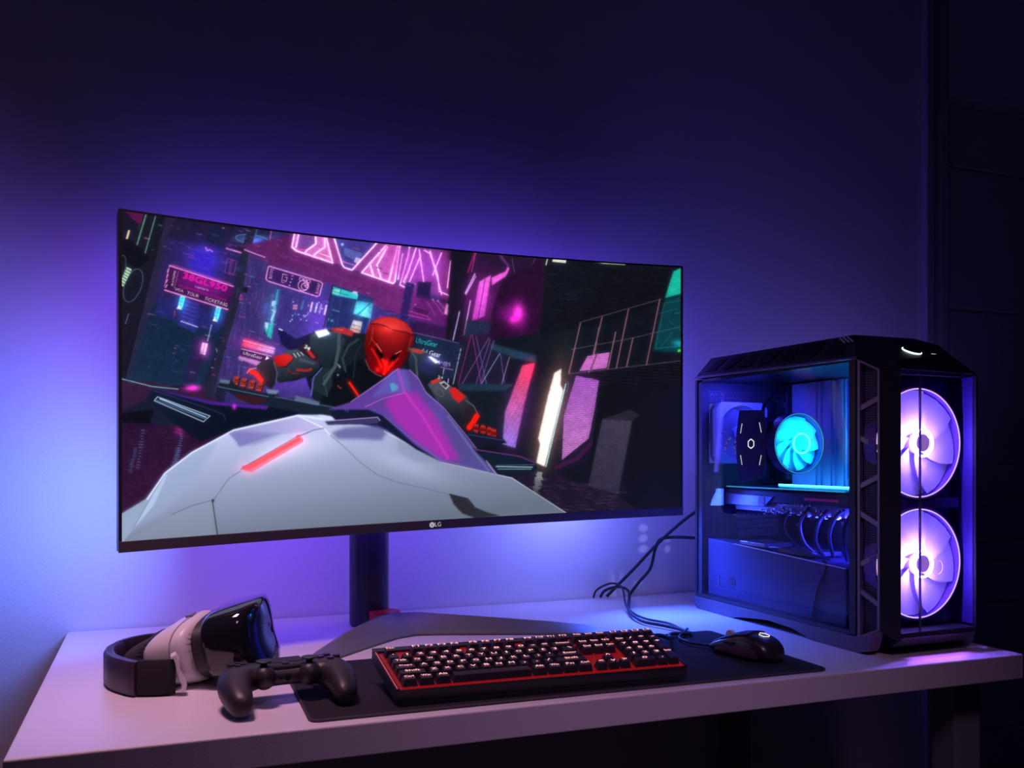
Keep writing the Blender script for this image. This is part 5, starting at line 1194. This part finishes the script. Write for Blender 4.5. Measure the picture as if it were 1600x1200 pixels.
# curtain of light strips above the card
P_('led_strip', MB().box((1.262, 1.38, 1.0195), (1.266, 1.60, 1.0225)), emis('strip_cyan', (0.02, 0.38, 1.0), 22.0))
def plamp(name, loc, power, col, r=0.01):
    l = bpy.data.lights.new(name, 'POINT'); l.energy = power; l.color = col; l.shadow_soft_size = r
    o = bpy.data.objects.new(name, l); COL.objects.link(o); o.location = loc; return o
area('case_inner_lamp', (1.21, 1.35, 1.240), (1.21, 1.42, 0.9), 0.05, 0.6, (0.03, 0.02, 1.0), 0.25)
area('case_rear_lamp', (1.16, 1.58, 1.235), (1.18, 1.66, 1.0), 0.05, 0.5, (0.05, 0.05, 1.0), 0.08)
area('case_low_lamp', (1.20, 1.30, 0.965), (1.2, 1.40, 0.88), 0.06, 0.30, (0.04, 0.05, 1.0), 0.20)
area('case_mid_fill', (1.17, 1.27, 0.955), (1.20, 1.66, 0.95), 0.05, 0.32, (0.04, 0.05, 1.0), 0.03)  # added fill, brightens the dark space under the graphics card
area('chin_leak_fill', (1.215, 1.128, 0.7635), (1.215, 1.105, 0.750), 0.13, 0.035, (0.45, 0.12, 1.0), 0.006)  # added lamp, stands in for fan light leaking out below the chin

# added spot lamps behind the case, standing in for light leaking from its slots
for i, (x, z) in enumerate(((1.0925, 0.910), (1.0925, 0.885), (1.0925, 0.860), (1.018, 0.798), (1.018, 0.776), (1.018, 0.757), (1.160, 0.882), (1.160, 0.857), (1.080, 0.778))):
    l = bpy.data.lights.new('slot_leak_spot', 'SPOT'); l.energy = 0.75 if i < 6 else 0.35; l.color = (0.40, 0.38, 1.0)
    l.spot_size = math.radians(6.5); l.spot_blend = 1.0; l.shadow_soft_size = 0.001
    o = bpy.data.objects.new('slot_leak_spot', l); COL.objects.link(o); o.location = (1.23, 1.70, z+0.03)
    o.rotation_euler = (Vector((x, 1.89, z))-o.location).to_track_quat('-Z', 'Y').to_euler()

# ------------------------------------------------------------ headset
hs = thing('vr_headset', 'white and black headset with a glossy visor and padded strap, left end of the desk', 'headset', (0.070, 1.425, 0.799))
HO = Vector((0.070, 1.425, 0.799))
fdir = Vector((0.90, -0.27, 0.205)).normalized()            # where the visor faces
sdir = Vector((-fdir.y, fdir.x, 0)).normalized()*-1         # towards the viewer
if sdir.y > 0: sdir = -sdir
udir = sdir.cross(fdir).normalized()
if udir.z < 0: udir = -udir
def hp(f, s, u): return fdir*f+sdir*s+udir*u
def hring(f, w, h, n=36, e=3.0, bow=0.0, du=0.0):
    out = []
    for k in range(n):
        c, s_ = sup(2*PI*k/n, e); out.append(hp(f-bow*abs(c)**2, w*c, h*s_+du))
    return out
white_p = mat('headset_white', (0.72, 0.70, 0.72), 0.38)
gloss = mat('visor_gloss', (0.012, 0.012, 0.018), 0.06, coat=1.0)
hdark = mat('headset_dark', (0.03, 0.028, 0.035), 0.45)
leather = mat('strap_leather', (0.035, 0.022, 0.04), 0.5, bump=0.6, scale=350)
def H(name, mb, m, parent=None, **k): return obj(name, mb, m, parent or hs, **k)
shell_ = H('shell', MB().loft([hring(-0.045, 0.070, 0.036, bow=0.030), hring(-0.036, 0.078, 0.042, bow=0.028), hring(-0.020, 0.0835, 0.0465, bow=0.024), hring(0.004, 0.0850, 0.0480, bow=0.020), hring(0.020, 0.0848, 0.0478, bow=0.016)]), white_p, subsurf=1)
H('seam_ring', MB().loft([hring(-0.0065, 0.0852, 0.0482, bow=0.0215), hring(-0.0055, 0.0860, 0.0488, bow=0.0215), hring(-0.0045, 0.0852, 0.0482, bow=0.0215)], cap=False), mat('seam_grey', (0.45, 0.43, 0.47), 0.5), shell_, smooth=True)
H('dark_band', MB().loft([hring(0.019, 0.0835, 0.0465, bow=0.016), hring(0.036, 0.0815, 0.0450, bow=0.010)]), hdark, smooth=True)
H('visor', MB().loft([hring(0.028, 0.0850, 0.0510, e=3.6, bow=0.014), hring(0.034, 0.0885, 0.0530, e=3.6, bow=0.014), hring(0.070, 0.0895, 0.0550, e=3.6, bow=0.018), hring(0.092, 0.0880, 0.0545, e=3.4, bow=0.022), hring(0.101, 0.0820, 0.0520, e=3.2, bow=0.022), hring(0.104, 0.0640, 0.0420, e=3.0, bow=0.014), hring(0.1045, 0.030, 0.020, e=2.6, bow=0.004)]), gloss, subsurf=2)
H('foam', MB().loft([hring(-0.070, 0.060, 0.024, bow=0.040, du=0.006), hring(-0.058, 0.068, 0.030, bow=0.036, du=0.004), hring(-0.040, 0.072, 0.037, bow=0.030)]), mat('face_foam', (0.04, 0.04, 0.055), 0.9, bump=1.0, scale=600), subsurf=1)
# little window on top of the shell
H('vent_window', MB().hexa([hp(-0.014, 0.020, 0.0472), hp(-0.004, 0.022, 0.0480), hp(-0.004, -0.002, 0.0486), hp(-0.014, -0.004, 0.0478), hp(-0.014, 0.020, 0.0500), hp(-0.004, 0.022, 0.0504), hp(-0.004, -0.002, 0.0508), hp(-0.014, -0.004, 0.0502)]), mat('window_grey', (0.22, 0.20, 0.25), 0.4), shell_)
# strap: a band standing on edge, looping behind the shell
def world(x, y, z): return Vector((x, y, z))-HO
def band(path, h0, h1, th):
    P = [Vector((*p, 0)) for p in path]; r = []; Q = []
    for i in range(len(P)-1):
        p0 = P[max(i-1, 0)]; p1 = P[i]; p2 = P[i+1]; p3 = P[min(i+2, len(P)-1)]
        for k in range(6):
            t = k/6; Q.append((0.5*((2*p1)+(p2-p0)*t+(2*p0-5*p1+4*p2-p3)*t*t+(3*p1-p0-3*p2+p3)*t**3), (i+t)/(len(P)-1)))
    Q.append((P[-1], 1))
    for i, (q, t) in enumerate(Q):
        d = (Q[min(i+1, len(Q)-1)][0]-Q[max(i-1, 0)][0]).normalized(); n = Vector((-d.y, d.x, 0))*th/2
        a = h0(t); b = h1(t); c = (a+b)/2
        r.append([world(q.x+n.x*0.6, q.y+n.y*0.6, a), world(q.x-n.x*0.6, q.y-n.y*0.6, a), world(q.x-n.x, q.y-n.y, a+0.006), world(q.x-n.x, q.y-n.y, b-0.006), world(q.x-n.x*0.6, q.y-n.y*0.6, b), world(q.x+n.x*0.6, q.y+n.y*0.6, b), world(q.x+n.x, q.y+n.y, b-0.006), world(q.x+n.x, q.y+n.y, a+0.006)])
    return MB().loft(r)
path = [(0.020, 1.335), (-0.005, 1.338), (-0.030, 1.352), (-0.056, 1.400), (-0.062, 1.455), (-0.045, 1.505), (-0.010, 1.532), (0.040, 1.530), (0.075, 1.500)]
strap = H('strap', band(path, lambda t: 0.7503, lambda t: 0.796+0.006*t, 0.011), leather, smooth=True)
H('strap_pad', band([(-0.022, 1.341), (-0.033, 1.353), (-0.056, 1.398), (-0.0625, 1.455), (-0.050, 1.498)], lambda t: 0.7502, lambda t: 0.7985, 0.017), mat('strap_pad_leather', (0.05, 0.03, 0.055), 0.42, bump=0.5, scale=300), strap, smooth=True)
H('elastic', band([(0.026, 1.331), (0.004, 1.333), (-0.022, 1.341)], lambda t: 0.7525, lambda t: 0.8000, 0.0125), mat('elastic_black', (0.012, 0.01, 0.014), 0.8, bump=1.0, scale=800), strap, smooth=True)
# clip joining the strap to the shell
mb = MB(); c_pts = []
clip = [(0.019, 0.806), (0.026, 0.809), (0.031, 0.801), (0.032, 0.788), (0.036, 0.776), (0.041, 0.766), (0.039, 0.757), (0.033, 0.756)]
inn = [(0.019, 0.802), (0.023, 0.803), (0.025, 0.797), (0.027, 0.786), (0.030, 0.774), (0.034, 0.765), (0.033, 0.760), (0.029, 0.759)]
vs = [world(x, 1.318, z) for x, z in clip]+[world(x, 1.318, z) for x, z in inn]+[world(x, 1.340, z) for x, z in clip]+[world(x, 1.340, z) for x, z in inn]
fs = []; n = 8
for i in range(7): fs += [(i, i+1, 8+i+1, 8+i), (16+i, 24+i, 25+i, 17+i), (i, 16+i, 17+i, i+1), (8+i, 9+i, 25+i, 24+i)]
fs += [(0, 8, 24, 16), (7, 23, 31, 15)]
H('strap_clip', mb.add(vs, fs), white_p, strap, bevel=0.0015)

# ------------------------------------------------------------ game controller
cy0 = math.radians(4)
gc = thing('game_controller', 'black wireless game controller lying in front of the headset', 'controller', (0.163, 1.238, 0.7505), (0, 0, cy0))
gc.scale = (1.10, 1.12, 1.06)
cm = mat('controller_plastic', (0.028, 0.024, 0.032), 0.42, bump=0.1, scale=900)
def sweep(secs, n=20):
    """secs: centre, along-direction, half depth, half height"""
    r = []
    for (x, y, z), (dx, dy), a, h, dn in secs:
        L = math.hypot(dx, dy); nx, ny = -dy/L, dx/L; ring_ = []
        for k in range(n):
            c, s_ = sup(2*PI*k/n, 2.3); ring_.append((x+nx*a*c, y+ny*a*c, z+h*s_))
        r.append(ring_)
    return MB().loft(r)
half = [((-0.0605, -0.0655, 0.0150), (0.10, 1), 0.0075, 0.0085, 0), ((-0.0610, -0.0600, 0.0165), (0.08, 1), 0.0130, 0.0140, 0), ((-0.0620, -0.0450, 0.0205), (0.04, 1), 0.0165, 0.0175, 0), ((-0.0635, -0.0250, 0.0260), (0.05, 1), 0.0185, 0.0195, 0),
        ((-0.0615, -0.0050, 0.0310), (0.35, 1), 0.0225, 0.0195, 0), ((-0.0510, 0.0090, 0.0330), (1, 0.7), 0.0270, 0.0175, 0), ((-0.0330, 0.0130, 0.0335), (1, 0.1), 0.0250, 0.0155, 0), ((-0.0150, 0.0130, 0.0335), (1, 0), 0.0230, 0.0140, 0)]
full = half+[((-x, y, z), (dx, -dy), a, h, d) for (x, y, z), (dx, dy), a, h, d in reversed(half)]
body_ = obj('body', sweep(full), cm, gc, subsurf=2)
obj('centre_plate', MB().box((-0.030, -0.006, 0.0400), (0.030, 0.026, 0.0488)), cm, gc, bevel=0.003)
obj('touchpad', MB().box((-0.024, 0.006, 0.0480), (0.024, 0.031, 0.0500)), mat('touchpad_matte', (0.02, 0.02, 0.025), 0.6), gc, bevel=0.0015)
for s in (-1, 1):
    x = s*0.0275
    w = obj('stick_housing', MB().sphere((x, -0.0120, 0.0360), (0.0140, 0.0125, 0.0150), 28, 16), cm, gc, smooth=True)
    k_ = obj('stick', MB().cyl((x, -0.0090, 0.0470), (0.0, 0.05, 1), 0.0048, 0.0080, 20, 0.0038), cm, gc, smooth=True)
    obj('stick_cap', MB().loft([[(x+r*math.cos(q*PI/14), -0.0080+r*math.sin(q*PI/14), z) for q in range(28)] for r, z in ((0.0050, 0.0535), (0.0092, 0.0547), (0.0096, 0.0562), (0.0088, 0.0568), (0.0060, 0.0562))]), mat('stick_rubber', (0.03, 0.03, 0.04), 0.5), k_, smooth=True)
    obj('trigger', MB().loft([[(s*0.052+dx*0.012, y, z+dz*h) for dx, dz in ((-1, -1), (1, -1), (1, 1), (-1, 1))] for y, z, h in ((0.030, 0.034, 0.009), (0.042, 0.030, 0.009), (0.050, 0.024, 0.006))]), cm, gc, bevel=0.003)
    obj('bumper', MB().box((s*0.052-0.013, 0.028, 0.042), (s*0.052+0.013, 0.039, 0.0475)), cm, gc, bevel=0.002)
for k in range(4):
    a = k*PI/2; obj('action_button', MB().cyl((0.056+0.0100*math.cos(a), 0.010+0.0100*math.sin(a), 0.047), (0, 0, 1), 0.0046, 0.0050, 20), mat('button_gloss', (0.05, 0.05, 0.06), 0.25), gc, bevel=0.0006)
mb = MB().box((-0.066, 0.0072, 0.047), (-0.046, 0.0132, 0.0520)); mb.box((-0.059, 0.0002, 0.047), (-0.053, 0.0202, 0.0520))
obj('direction_pad', mb, mat('button_gloss', (0.05, 0.05, 0.06), 0.25), gc, bevel=0.0008)
mb = MB()
obj('headset_jack', MB().cyl((0.001, -0.0115, 0.0325), (0, 1, 0), 0.0034, 0.003, 20), mat('jack_dark', (0.005, 0.005, 0.006), 0.3), gc)
obj('expansion_port', MB().box((-0.0105, -0.0112, 0.0312), (-0.0045, -0.0085, 0.0344)), mat('jack_dark', (0.005, 0.005, 0.006), 0.3), gc, bevel=0.0004)
obj('home_button', MB().cyl((0, 0.0005, 0.0485), (0, 0, 1), 0.0048, 0.0016, 20), cm, gc, bevel=0.0004)
